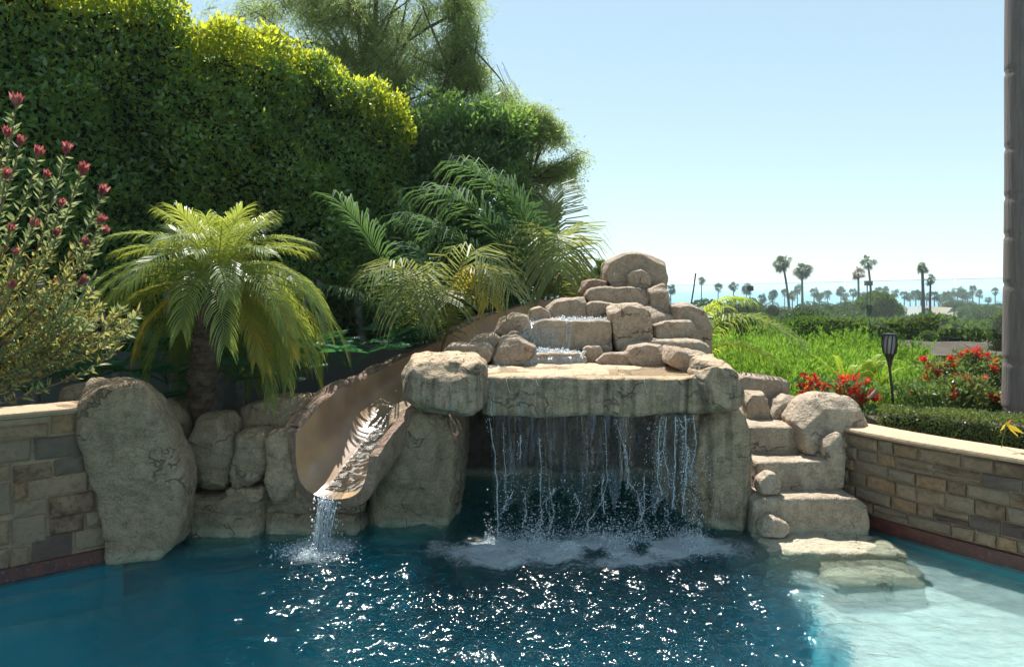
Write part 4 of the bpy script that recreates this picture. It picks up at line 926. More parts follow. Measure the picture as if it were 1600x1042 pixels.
fe = empty('feather_palm', (W(660, 560, 7.9)[0], 7.9, .8), 'low palm with pale arching fronds, some tipped yellow, hanging over the slide', 'palm tree')
for k, (a, b, c, ll, m) in enumerate([
    ((668, 600, 7.9), (660, 360, 7.5), (585, 425, 7.1), .36, 'kentia_lit'), ((672, 600, 7.9), (640, 330, 7.5), (640, 470, 7.0), .42, 'kentia_lit'),
    ((672, 600, 7.9), (690, 400, 7.6), (700, 470, 7.1), .40, 'kentia_lit'), ((676, 600, 7.9), (720, 300, 7.6), (775, 430, 7.2), .42, 'kentia_lit'),
    ((676, 600, 7.9), (740, 340, 7.7), (796, 455, 7.3), .34, 'kentia_lit'), ((670, 600, 7.9), (700, 430, 7.8), (645, 385, 8.0), .30, 'kentia'),
    ((665, 600, 7.9), (620, 470, 7.8), (600, 440, 7.6), .38, 'kentia')]):
    px_frond(fe, a, b, c, 36, ll * 1.75, .015, M[m], 260 + k, droop=.9, start=.34, vee=.1, stem=.012, sweep=.5)
p = bez(W(676, 600, 7.85), W(745, 320, 7.5), W(765, 470, 7.1), 18); v, f = frond(p, 30, .34, .02, .9, .5, .05, .010, 299); o = obj('frond', np_mesh('frond', v - np.array(fe.location), f, M['phoenix_dry']), fe); o['label'] = 'frond with yellow dying leaflets'
fr = empty('feather_palm', (W(1068, 560, 8.4)[0], 8.4, .7), 'palm behind the right shoulder of the mound holding out two sunlit arching fronds', 'palm tree')
for k, (a, b, c, ll, m) in enumerate([
    ((1070, 600, 8.4), (1085, 450, 8.2), (1165, 468, 8.0), .28, 'fern'), ((1075, 600, 8.4), (1110, 440, 8.0), (1235, 525, 7.6), .42, 'phoenix'),
    ((1072, 600, 8.4), (1110, 500, 8.0), (1205, 560, 7.7), .26, 'fern'), ((1068, 600, 8.4), (1075, 470, 8.6), (1130, 480, 9.0), .26, 'phoenix')]):
    px_frond(fr, a, b, c, 44, ll * 1.3, .015, M[m], 280 + k, droop=.9, start=.36, vee=.25, stem=.012, sweep=.5)

# ------------------------------------------------------------------ philodendrons in the shade
def philo(label, px_, py_, Y_, s, seed):
    s *= 1.5
    r = np.random.default_rng(seed); b = np.array(W(px_, py_, Y_)); root = empty('philodendron', tuple(b), label, 'plant', 'philodendrons growing in the shaded bed')
    for k in range(9):
        a = k * 2.4 + r.uniform(-.3, .3); ln = s * r.uniform(.7, 1.1); out = np.array([math.cos(a), math.sin(a) * .8 - .25, r.uniform(.15, .7)]); out /= np.linalg.norm(out)
        tip_ = out * ln; parts = [tube(bez([0, 0, 0], tip_ * .5 + [0, 0, .05], tip_, 5), .006, 4)]
        side = unit(np.cross(out, [0, 0, 1])); dn = np.array([0, 0, -.35]); q = []
        for t_ in np.linspace(0, 1, 8):       # deep finger lobes along the blade
            for sg in (-1, 1):
                base = tip_ + (out + dn * t_) * s * .45 * t_; d = unit(side * sg * (1.1 - .75 * t_) + out * (.35 + .9 * t_) + dn * .5); l = s * .42 * (1 - .45 * t_) * r.uniform(.85, 1.1)
                wv = unit(np.cross(d, np.cross(d, side * sg + out))) * s * .038; m_ = base + d * l * .6
                q.append(np.array([base - wv * .7, base + wv * .7, m_ + wv, m_ - wv])); q.append(np.array([m_ - wv, m_ + wv, base + d * l + wv * .2 + dn * l * .15, base + d * l - wv * .2 + dn * l * .15]))
        V = np.concatenate(q); parts.append((V, np.arange(len(V)).reshape(-1, 4))); v, f = merge(parts); obj('leaf', np_mesh('leaf', v, f, M['philo']), root)
philo('philodendron directly behind the tallest boulder', 130, 596, 6.55, .34, 1)
philo('philodendron left of the date palm trunk above the gap beside the tallest boulder', 262, 600, 6.75, .26, 2)
philo('philodendron just right of the date palm trunk', 372, 590, 6.75, .26, 3)
philo('philodendron at the back of the slide under the hanging yellow fronds', 545, 575, 7.4, .40, 4)
philo('small philodendron between the date palm trunk and the slide', 430, 596, 7.0, .22, 5)
philo('philodendron in front of the hedge end behind the slide bank', 585, 548, 7.8, .36, 6)
philo('philodendron low between the tallest boulder and the date palm trunk', 232, 632, 6.6, .22, 8)
philo('philodendron at the far left behind the conebush branches', 20, 580, 6.4, .30, 9)
philo('philodendron under the left edge of the date palm crown', 190, 572, 7.0, .32, 10)
philo('philodendron in front of the pale hedge trunk right of the date palm', 460, 566, 7.6, .34, 11)
philo('pale leaved young philodendron behind the left wall coping', 40, 612, 6.1, .20, 7)

# ------------------------------------------------------------------ red conebush at the far left
cb = empty('conebush', (-4.15, 4.95, .9), 'tall conebush with red flower heads and golden leaves at the left edge', 'shrub')
O = np.array(cb.location); r = np.random.default_rng(55); HS = 1.15
heads = [(22, 160, 1.2), (8, 210, 1.0), (28, 222, 1.0), (52, 240, 1.1), (12, 275, 1.0), (110, 235, 1.1), (130, 268, 1.2), (80, 275, .8), (155, 300, 1.1), (104, 320, .9), (155, 345, .9), (163, 362, .9), (50, 352, 1.0), (18, 358, .8), (82, 365, .8), (18, 395, .7), (130, 440, .9), (85, 445, .8), (140, 380, .8), (15, 445, .7), (-30, 200, 1.0), (-50, 300, 1.0), (-20, 330, 1.0)]
stems = []; LP = []; LD = []; LY = []
def stem_path(hx, hy, Yh, cy):
    tipp = np.array(W(hx, hy, Yh)) - O; base = np.array([r.uniform(-.1, .15), r.uniform(-.1, .1), r.uniform(.2, .5)]); mid = np.array([base[0] + (tipp[0] - base[0]) * .75, tipp[1] * .6, base[2] + (tipp[2] - base[2]) * cy]); q_ = bez(base, mid, tipp, 16); return q_ + np.linspace(0, 1, 16)[:, None] * .05 * np.stack([vnoise(q_, 3, hx), vnoise(q_, 3, hy), q_[:, 0] * 0], 1)
for hx, hy, s in heads:
    p = stem_path(hx, hy, 4.7 + r.uniform(-.12, .12), .42); stems.append(tube(p, np.linspace(.009, .004, 16), 5))
    V = []; Fq = []; tipd = unit(p[-1] - p[-3]); n_ = 46
    a = r.uniform(0, 6.28, n_); sp = r.uniform(.08, .60, n_); e1 = unit(np.cross(tipd, [0, 1, .2])); e2 = np.cross(tipd, e1)
    D = tipd[None] + (np.cos(a)[:, None] * e1 + np.sin(a)[:, None] * e2) * sp[:, None]
    leaf_obj('flower_head', p[-1] - tipd * .02 + r.normal(size=(n_, 3)) * .004, D, .058 * s * r.uniform(.8, 1.15, n_), .017 * s, M['bract'], cb, None, r, org=(-0, 0, 0)) if False else None
    V, Fq = leaves(p[-1] - tipd * .02 + r.normal(size=(n_, 3)) * .004, D, .060 * s * HS * r.uniform(.8, 1.15, n_), .018 * s * HS, r); obj('flower_head', np_mesh('flower_head', V, Fq, M['bract']), cb)
    k = 170; t_ = r.uniform(.15, .985, k); base = np.stack([np.interp(t_, np.linspace(0, 1, 16), p[:, q]) for q in range(3)], 1); LP.append(base)
    a = r.uniform(0, 6.28, k); LD.append(tipd[None] * .75 + (np.cos(a)[:, None] * e1 + np.sin(a)[:, None] * e2) * .8 + r.normal(size=(k, 3)) * .25); LY.append(t_)
# leafy lower branches, golden at the tips, reaching right over the wall
for k in range(46):
    hx = r.uniform(-60, 150) if k % 3 else r.uniform(100, 215); hy = r.uniform(420, 530) if k % 3 == 0 else r.uniform(390, 520)
    if hx > 150: hy = r.uniform(478, 525)
    p = stem_path(hx, hy, 4.85 + r.uniform(-.3, .2), .25); stems.append(tube(p, np.linspace(.008, .003, 16), 4)); kq = 130
    t_ = r.uniform(.2, 1.0, kq); LP.append(np.stack([np.interp(t_, np.linspace(0, 1, 16), p[:, q]) for q in range(3)], 1)); tipd = unit(p[-1] - p[-4]); a = r.uniform(0, 6.28, kq)
    e1 = unit(np.cross(tipd, [0, 1, .2])); e2 = np.cross(tipd, e1); LD.append(tipd[None] * .7 + (np.cos(a)[:, None] * e1 + np.sin(a)[:, None] * e2) * .85 + r.normal(size=(kq, 3)) * .3); LY.append(t_ + 5)
v, f = merge(stems); obj('stems', np_mesh('stems', v, f, M['twig'], True), cb)['kind'] = 'stuff'
LP = np.vstack(LP); LD = np.vstack(LD); LY = np.concatenate(LY); gold = (vnoise(LP, 3, 2) > .0) & (LP[:, 2] < 1.35) & (r.random(len(LP)) < .7)
for nm, s, m in (('leaves', ~gold, 'leuca'), ('golden_leaves', gold, 'leuca_y')):
    V, Fq = leaves(LP[s], LD[s], r.uniform(.045, .078, s.sum()), .0165, r); obj(nm, np_mesh(nm, V, Fq, M[m]), cb)['kind'] = 'stuff'

# ------------------------------------------------------------------ right hand garden
r = np.random.default_rng(66)
# bright willowy shrubs: stems with narrow upright leaves
ns = 2700; X = []; 
sx = r.uniform(0, 1, ns); sy = r.uniform(7.6, 13.2, ns); xl = np.interp(sy, [7.6, 9, 13.5], [2.9, 2.9, 3.0]); xr = np.interp(sy, [7.6, 9, 13.2], [4.35, 5.1, 7.4]); X = xl + (xr - xl) * sx
Pq = np.stack([X, sy, sy * 0], 1); hgt = .43 + .26 * vnoise(Pq, 1.3, 3) + .12 * vnoise(Pq, 3.7, 13) + r.uniform(-.08, .12, ns) + np.clip((sy - 10) * .035, 0, .2) - np.clip((800 + X / sy * F - 1190) / 220, 0, 1) * .34; zg = np.interp(sy, [0, 9, 12, 16], [.66, .70, .72, .45])
kk = 46; t_ = r.random((ns, kk)) ** .8; lean = r.normal(size=(ns, 2)) * .12
Q = np.stack([X[:, None] + lean[:, :1] * t_, sy[:, None] + lean[:, 1:] * t_, zg[:, None] + hgt[:, None] * t_], -1); a = r.uniform(0, 6.28, (ns, kk))
D = np.stack([np.cos(a) * .45, np.sin(a) * .45, r.uniform(.4, 1.2, (ns, kk))], -1)
o = leaf_obj('willowy_shrubs', Q.reshape(-1, 3), D.reshape(-1, 3), r.uniform(.05, .095, ns * kk), .0115, M['willow'], rnd=r); tag(o, 'mass of bright green narrow leaved shrubs filling the bed behind the steps', 'shrubs')
# bright shrubs seen behind the top of the mound
P = blob_points([(905, 430, 28, 14), (935, 420, 16, 12), (900, 450, 40, 20), (945, 432, 14, 20)], 10.0, 5500, r, -.5, 3); o = leaf_obj('green_shrub', P, r.normal(size=P.shape) * .5 + [0, 0, .8], r.uniform(.05, .09, len(P)), .014, M['willow'], rnd=r, kind=None); tag(o, 'bright green shrub peeking out behind the left of the crowning boulder', 'shrub')
# sword fern
def fern(label, px_, py_, Y_, s, n_, seed, lo=.0, hi=3.14):
    rr = np.random.default_rng(seed); b = np.array(W(px_, py_, Y_)); root = empty('sword_fern', tuple(b), label, 'fern', 'sword ferns in the bright bed')
    for k in range(n_):
        a = lo + (hi - lo) * (k + .5) / n_ + rr.uniform(-.1, .1); d = np.array([math.cos(a), -.25 + .5 * rr.random(), 0]); L = s * rr.uniform(.8, 1.1)
        p = bez([0, 0, 0], d * L * .35 + [0, 0, L * .75], d * L * .8 + [0, 0, L * rr.uniform(.55, .95)], 12); v, f = frond(p, 30, .055 * s / .4, .012, .15, .1, .0, .004, seed * 9 + k, sweep=.25, ragged=.05); obj('frond', np_mesh('frond', v, f, M['fern']), root)
fern('yellow green sword fern behind the left red flowers', 1322, 612, 7.75, .42, 9, 1)
fern('sword fern with one tall upright frond beside the torch', 1352, 606, 7.65, .46, 5, 2, .2, 1.5)
fern('small sword fern low down right of the red flowers', 1376, 606, 7.5, .26, 6, 3)
def flower_plant(label, px_, py_, Y_, rx, h, nh, seed, cols=('red',), leaf='shrub', nleaf=900, dens=1.0):
    rr = np.random.default_rng(seed); b = np.array(W(px_, py_, Y_)); b[2] = .66; root = empty('flowering_plant', tuple(b), label, 'flowering plant')
    zt = W(px_, py_, Y_)[2] - .66
    P = np.stack([rr.normal(size=nleaf) * rx * .55, rr.normal(size=nleaf) * rx * .45, rr.uniform(.0, zt + h * .8, nleaf)], 1); V, Fq = leaves(P, rr.normal(size=P.shape) * .8 + [0, -.2, .5], rr.uniform(.04, .075, nleaf), .022, rr)
    obj('leaves', np_mesh('leaves', V, Fq, M[leaf]), root)['kind'] = 'stuff'
    for k in range(nh):
        c = np.array([rr.uniform(-1, 1) * rx, rr.uniform(-.8, .2) * rx * .6, zt + rr.uniform(-.5, 1) * h]); n_ = 26; D = rr.normal(size=(n_, 3)) + [0, -.5, .6]
        V, Fq = leaves(c + rr.normal(size=(n_, 3)) * .012, D, rr.uniform(.03, .055, n_), .02, rr); obj('flower', np_mesh('flower', V, Fq, M[cols[k % len(cols)]]), root)
        v, f = tube([[c[0] * .4, c[1] * .5, .0], c * [.7, .7, .6], c], .003, 4); obj('stem', np_mesh('stem', v, f, M['shrub']), root)
flower_plant('low plant covered in scarlet flowers just behind the jagged pale stone', 1285, 614, 7.3, .24, .17, 26, 1, ('red', 'red', 'orange'), 'kentia', 700)
flower_plant('dark leaved plant with scarlet flowers nearer the torch', 1335, 616, 7.25, .20, .17, 22, 2, ('red', 'red', 'red', 'orange'), 'kentia', 600)
flower_plant('plant with coral red flowers and loose stems halfway between torch and palm trunk', 1470, 582, 8.0, .22, .16, 15, 3, ('red', 'orange'), 'shrub', 1500)
flower_plant('plant with crimson flowers in front of the bare earth slope', 1520, 560, 8.6, .22, .10, 13, 4, ('red',), 'shrub', 1500)
flower_plant('plant with red flowers close to the left side of the palm trunk', 1562, 575, 8.3, .16, .10, 8, 5, ('red', 'orange'), 'shrub', 1300)
flower_plant('plant with a bright crimson cluster low beside the palm trunk base', 1562, 620, 7.55, .12, .06, 9, 6, ('red',), 'shrub', 1000)
flower_plant('plant with a few scattered coral blooms above the boxwood hedge', 1500, 604, 7.7, .25, .12, 6, 7, ('red',), 'box', 2400)
flower_plant('leafy olive green plant with one red bloom behind the boxwood', 1440, 612, 7.6, .28, .10, 2, 8, ('red',), 'shrub', 2200)
# boxwood hedge behind the curved wall
bw = empty('boxwood_hedge', (4.2, 6.6, .6), 'low clipped boxwood hedge running behind the curved wall', 'hedge')
BL = np.array([(3.38, 6.75), (3.75, 6.55), (4.1, 6.22), (4.5, 5.8), (5.0, 5.2), (5.6, 4.4)]); bs_ = np.concatenate([[0], np.cumsum(np.hypot(*np.diff(BL, axis=0).T))]); n_ = 60000; u = r.uniform(0, bs_[-1], n_)
x = np.interp(u, bs_, BL[:, 0]); y = np.interp(u, bs_, BL[:, 1]); a = r.uniform(0, 2 * math.pi, n_); q = np.stack([np.cos(a), np.sin(a)], 1); q = q / np.maximum(np.abs(q).max(1, keepdims=True), .01) * r.uniform(.8, 1.05, (n_, 1))
P = np.stack([x + q[:, 0] * .2 * .6, y + q[:, 0] * .2 * .8, .73 + q[:, 1] * .19], 1); P += .03 * np.stack([vnoise(P, 6, k) for k in range(3)], 1)
V, Fq = leaves(P, r.normal(size=P.shape) * .8 + np.stack([q[:, 0] * .2, q[:, 0] * .5, q[:, 1]], 1), r.uniform(.016, .028, n_), .012, r); o = obj('foliage', np_mesh('foliage', V - np.array(bw.location), Fq, M['box']), bw); o['kind'] = 'stuff'
V = [];
for (x_, y_) in BL:
    for dx, z_ in ((-.08, .5), (-.08, .84), (.08, .84), (.08, .5)): V.append((x_ + dx * .6, y_ + dx * .8, z_))
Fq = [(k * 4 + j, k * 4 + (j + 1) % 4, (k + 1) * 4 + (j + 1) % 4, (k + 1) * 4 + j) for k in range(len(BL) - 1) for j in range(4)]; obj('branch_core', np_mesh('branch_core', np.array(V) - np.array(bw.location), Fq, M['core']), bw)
# yellow blotched leaves in the boxwood
b = np.array(W(1572, 662, 5.5)); yl = empty('canna_sprig', tuple(b), 'sprig with yellow and orange leaves sticking out of the boxwood hedge', 'plant')
for d_, l, m in (((-.5, -.3, -.3), .10, 'yellow'), ((.5, -.4, -.35), .13, 'yellow'), ((.2, -.5, .5), .06, 'orange'), ((-.15, -.5, .1), .08, 'yellow'), ((.55, -.4, -.8), .12, 'yellow')):
    V, Fq = leaves(np.array([[0, 0, 0.]]), np.array([d_]), l, .035, r); obj('leaf', np_mesh('leaf', V, Fq, M[m]), yl)
v, f = tube([[0, 0, 0], [.02, .06, -.1], [.03, .1, -.2]], .004, 4); obj('stem', np_mesh('stem', v, f, M['shrub']), yl)
# royal palm trunk at the right edge
tr_ = empty('tall_palm', (W(1607, 645, 7.3)[0], 7.3, .6), 'smooth grey palm trunk with ring scars rising past the right edge of the frame', 'palm tree')
zz = np.linspace(0, 9, 240); rad = np.interp(zz, [0, .15, .5, 9], [.25, .232, .218, .185]) + .004 * np.sin(zz * 2) ; ring = (np.abs((zz * 1.9 + .25 * np.sin(zz * 3)) % 1 - .5) < .035); rad = rad - ring * .012
v, f = tube(np.stack([zz * .002, zz * 0, zz], 1), rad, 28); obj('trunk', np_mesh('trunk', v, f, M['king_bark'], True), tr_)
v, f = tube([[0, 0, 9.0], [0, 0, 9.8], [0, 0, 10.4]], [.19, .17, .08], 14); obj('crownshaft', np_mesh('crownshaft', v, f, M['kentia'], True), tr_)
for k in range(9):
    a = k * 2.4; p = bez([0, 0, 10.2], [math.cos(a) * 1.0, math.sin(a) * 1.0, 11.6], [math.cos(a) * 2.4, math.sin(a) * 2.4, 10.3], 12); v, f = frond(p, 40, .5, .04, .5, .15, .1, .02, 400 + k); obj('frond', np_mesh('frond', v, f, M['kentia']), tr_)
# ------------------------------------------------------------------ solar torch
tc = empty('solar_torch', W(1398, 645, 7.0), 'black solar garden torch with flared cage head standing in the bright bed', 'torch')
O = np.array(tc.location); top_ = np.array(W(1390, 575, 7.0)) - O; hd = np.array(W(1390, 533, 7.0)) - O
v, f = tube([[0, 0, -.1], top_ * .5, top_], [.013, .012, .012], 10); obj('pole', np_mesh('pole', v, f, M['black'], True), tc)
hh = hd[2] - top_[2] + .06; c = top_ - [0, 0, .0]
zs = np.array([0, .05, .09, .13, .20, .27, .30]) * hh / .30; rs = np.array([.013, .022, .034, .050, .066, .064, .056])
v, f = tube([c + [0, 0, z] for z in zs[:4]], rs[:4], 14); obj('cup', np_mesh('cup', v, f, M['black'], True), tc)
v, f = tube([c + [0, 0, z] for z in zs[3:]], rs[3:] * .80, 12); obj('lamp_panel', np_mesh('lamp_panel', v, f, M['lamp_glass'], True), tc)
for k in range(10):
    a = 2 * math.pi * k / 10; p = [c + [math.cos(a + .12 * i) * rs[3 + i], math.sin(a + .12 * i) * rs[3 + i], zs[3 + i]] for i in range(4)]; v, f = tube(p, .006, 5); obj('cage_bar', np_mesh('cage_bar', v, f, M['black'], True), tc)
v, f = tube([c + [0, 0, zs[-1] - .006], c + [0, 0, zs[-1] + .012], c + [0, 0, zs[-1] + .016]], [.062, .062, .001], 16); obj('cap', np_mesh('cap', v, f, M['black']), tc)
v, f = tube([W(1357, 622, 7.0), W(1364, 615, 6.98), W(1371, 607, 6.96)], [.013, .014, .012], 8); tag(obj('cut_stalk', np_mesh('cut_stalk', v, np.vstack([f]), M['dry_stub'])), 'pale cut stalk leaning out behind the big rounded boulder', 'stalk')
v, f = tube(bez(W(1500, 535, 8.9), W(1515, 540, 8.8), W(1548, 570, 8.7), 8), .006, 5); tag(obj('bare_twig', np_mesh('bare_twig', v, f, M['dry_stub'])), 'thin bare pale twig arching above the crimson flowers', 'twig')
# ------------------------------------------------------------------ glass fence
gf = empty('glass_fence', (5, 12.5, .4), 'frameless glass windbreak across the end of the garden with the sea seen through it', 'fence')
gp = [(-2.2, 15.2, 2.05), (3.2, 14.4, 2.045), (9.2, 11.6, 2.185), (12.0, 10.2, 2.25)]
def gpt(t):
    a = np.array(gp); s = np.concatenate([[0], np.cumsum(np.hypot(*np.diff(a[:, :2], axis=0).T))]); return np.array([np.interp(t * s[-1], s, a[:, k]) for k in range(3)])
NPN = 9
for k in range(NPN):
    a = gpt(k / NPN); b = gpt((k + 1) / NPN); d = unit((b - a)[:2]); nrm = np.array([-d[1], d[0]]) * .006; a2 = a[:2] + d * .008; b2 = b[:2] - d * .008; V = []
    for s in (-1, 1):
        for q, zt in ((a2, a[2]), (b2, b[2])): V += [(q[0] + s * nrm[0], q[1] + s * nrm[1], .45), (q[0] + s * nrm[0], q[1] + s * nrm[1], zt)]
    V = np.array(V) - np.array(gf.location); obj('pane', np_mesh('pane', V, [(0, 2, 3, 1), (4, 5, 7, 6), (0, 1, 5, 4), (2, 6, 7, 3), (0, 4, 6, 2)], M['pane']), gf)
    e = np.array([V[1], V[3], V[7], V[5]]); e2 = e + [0, 0, .007]; obj('edge', np_mesh('edge', np.vstack([e + [0, 0, .0005], e2]), [(4, 5, 6, 7), (0, 1, 5, 4), (1, 2, 6, 5), (2, 3, 7, 6), (3, 0, 4, 7)], M['pane_edge']), gf)
# ------------------------------------------------------------------ middle distance
def hedge_row(label, pts, h, dep, n, m, seed, name='clipped_hedge', ll=(.12, .22)):
    r = np.random.default_rng(seed); pts = np.array(pts, float); s = np.concatenate([[0], np.cumsum(np.hypot(*np.diff(pts, axis=0).T))]); u = r.uniform(0, s[-1], n); x = np.interp(u, s, pts[:, 0]); y = np.interp(u, s, pts[:, 1])
    z0 = far_z(y); a = r.uniform(0, math.pi, n); off = -np.cos(a); zz = np.abs(np.sin(a * 1.0)) ** .8 * np.where(r.random(n) < .35, r.random(n), 1); P = np.stack([x, y + off * dep, z0 + zz * h], 1); lump = vnoise(P, .55, seed) * .30 + vnoise(P, 1.4, seed) * .14
    P[:, 2] += lump * h * zz; P[:, 1] -= lump * dep * .8
    o_ = (pts[0][0], pts[0][1], float(far_z(pts[0][1]))); root = empty(name, o_, label, 'hedge'); D = r.normal(size=P.shape) * .7 + np.stack([0 * off, off * .6, zz * .5], 1)
    leaf_obj('foliage', P, D, r.uniform(*ll, n), ll[0] * .55, m, root, rnd=r)
    V = [];
    for (x_, y_) in pts:
        z_ = float(far_z(y_))
        for dx, zq in ((-dep * .45, z_ - .3), (-dep * .35, z_ + h * .6), (dep * .4, z_ + h * .6), (dep * .5, z_ - .3)): V.append((x_, y_ + dx, zq))
    Fq = [(k * 4 + j, k * 4 + (j + 1) % 4, (k + 1) * 4 + (j + 1) % 4, (k + 1) * 4 + j) for k in range(len(pts) - 1) for j in range(4)]; obj('branch_core', np_mesh('branch_core', np.array(V) - np.array(o_), Fq, M['core']), root)
hedge_row('long dark clipped hedge beyond the glass fence below the far palms', [(4.5, 24), (8, 23.5), (11.2, 23), (13.5, 22.6)], 1.14, .8, 30000, M['far_hedge'], 3)
hedge_row('taller rounded hedge on the right beyond the bare earth', [(12.4, 21), (14, 20.5), (17, 20)], 1.0, .9, 16000, M['far_hedge'], 5)
hedge_row('lower olive hedge line just in front of the house roofs', [(14, 62), (24, 62), (40, 60)], 0.5, 2.0, 8000, M['far_tree'], 9, ll=(.3, .5))
# bare earth slope with stone edge
P = np.array([(x, y, 0) for y in np.linspace(14.2, 19.4, 12) for x in np.linspace(8.6, 15, 24)]); P[:, 2] = far_z(P[:, 1]) + .12 + .32 * np.exp(-((P[:, 1] - 18) / 1.1) ** 2) * np.clip((P[:, 0] - 8.6) * 1.5, 0, 1) + .06 * fbm(P, 1.4, 3)
ii = (np.arange(11)[:, None] * 24 + np.arange(23)[None]).ravel(); tag(obj('bare_earth', np_mesh('bare_earth', P, np.stack([ii, ii + 1, ii + 25, ii + 24], 1), M['dirt'], True)), kind='structure')
def round_bush(label, px_, py_, Y_, rx, rz, n, m, seed, name='bush', cat='bush', ll=None, dome=False):
    r = np.random.default_rng(seed); c = np.array(W(px_, py_, Y_)); Rx = rx / F * Y_; Rz = rz / F * Y_; q = unit(r.normal(size=(n, 3)))
    if dome: q[:, 2] = np.abs(q[:, 2]); q[:, :2] *= (1 - .0)
    rad = 1 - r.exponential(.05, n); P = q * rad[:, None]; P *= (1 + .16 * vnoise(q, 2.2, seed) + .10 * vnoise(q, 5, seed + 3))[:, None]; P = P * [Rx, Rx * .8, Rz]; root = empty(name, (c[0], c[1], c[2] - Rz * (0 if dome else 1)), label, cat)
    l = ll or max(.05, Rx * .10); leaf_obj('foliage', P + c, q + r.normal(size=q.shape) * .7, r.uniform(.7, 1.2, n) * l, l * .5, m, root, rnd=r)
    v = q[:90] * [Rx * .8, Rx * .64, Rz * .8]; me = hull_mesh([tuple(p) for p in (v + c - np.array(root.location))]); me.materials.append(M['core']); obj('branch_core', me, root); return root
round_bush('big clipped dome shaped green tree in front of the house roofs', 1367, 500, 70, 38, 38, 9000, M['far_hedge'], 1, 'dome_tree', 'tree', .35, True)
round_bush('olive brown round bush left of the dome tree', 1318, 490, 60, 26, 16, 2500, M['far_tree'], 2)
round_bush('brownish low round bush between the two tallest pairs of palms', 1262, 488, 75, 24, 15, 2500, M['far_tree'], 3)
round_bush('blue green round tree below the left floodlight', 1206, 492, 90, 16, 20, 2500, M['far_tree'], 4, 'round_tree', 'tree')
round_bush('wide dark tree at the left end of the far tree line', 1160, 492, 80, 34, 24, 3500, M['far_tree'], 5, 'round_tree', 'tree')
round_bush('shadowed tree seen just above the right shoulder of the mound', 1105, 488, 70, 36, 18, 3500, M['far_tree'], 6, 'round_tree', 'tree')
round_bush('broad green tree right of the houses', 1545, 497, 110, 36, 18, 3500, M['far_tree'], 7, 'round_tree', 'tree')
round_bush('small green tree right of the white house beside the tan gable', 1510, 490, 120, 18, 12, 2000, M['far_hedge'], 8, 'round_tree', 'tree')
round_bush('pale green bush at the right end of the far hedge beside the palm trunk', 1566, 520, 17, 20, 38, 3500, M['far_hedge'], 10)
round_bush('broad low tree behind the dark hedge left of the dome tree', 1290, 500, 48, 60, 14, 4500, M['far_tree'], 11, 'round_tree', 'tree')
round_bush('small olive tree between the two left clumps of short palms', 1232, 497, 85, 18, 10, 1500, M['far_tree'], 12, 'round_tree', 'tree')
round_bush('green bush in front of the white house at the left end of the taller hedge', 1450, 530, 20, 14, 12, 1500, M['far_hedge'], 13)
round_bush('small pale tree on the skyline near the palm trunk', 1560, 480, 260, 9, 9, 800, M['far_tree'], 14, 'round_tree', 'tree')
for k, (px_, py_, Y_, rx, rz, txt) in enumerate([
    (1135, 500, 95, 22, 16, 'dark tree low on the left of the far tree line behind the palm fronds'), (1186, 486, 150, 14, 16, 'tall narrow dark tree between the left floodlight and the blue green tree'),
    (1226, 492, 140, 16, 12, 'dark tree at the foot of the tallest palm'), (1288, 484, 160, 18, 12, 'dark far tree between the tall left pair and the dome tree'),
    (1325, 480, 180, 14, 10, 'small dark far tree touching the left edge of the dome tree'), (1402, 487, 120, 14, 12, 'dark tree directly right of the dome tree at the pale house'),
    (1490, 478, 200, 20, 10, 'far dark tree behind the tan gabled house'), (1512, 480, 210, 16, 10, 'far tree right of and behind the tan gabled house'), (1540, 484, 180, 22, 9, 'low wide far tree above the long brown roofed house')]):
    round_bush(txt, px_, py_, Y_, rx, rz, 2200, M['far_tree'], 40 + k, 'far_tree', 'tree')
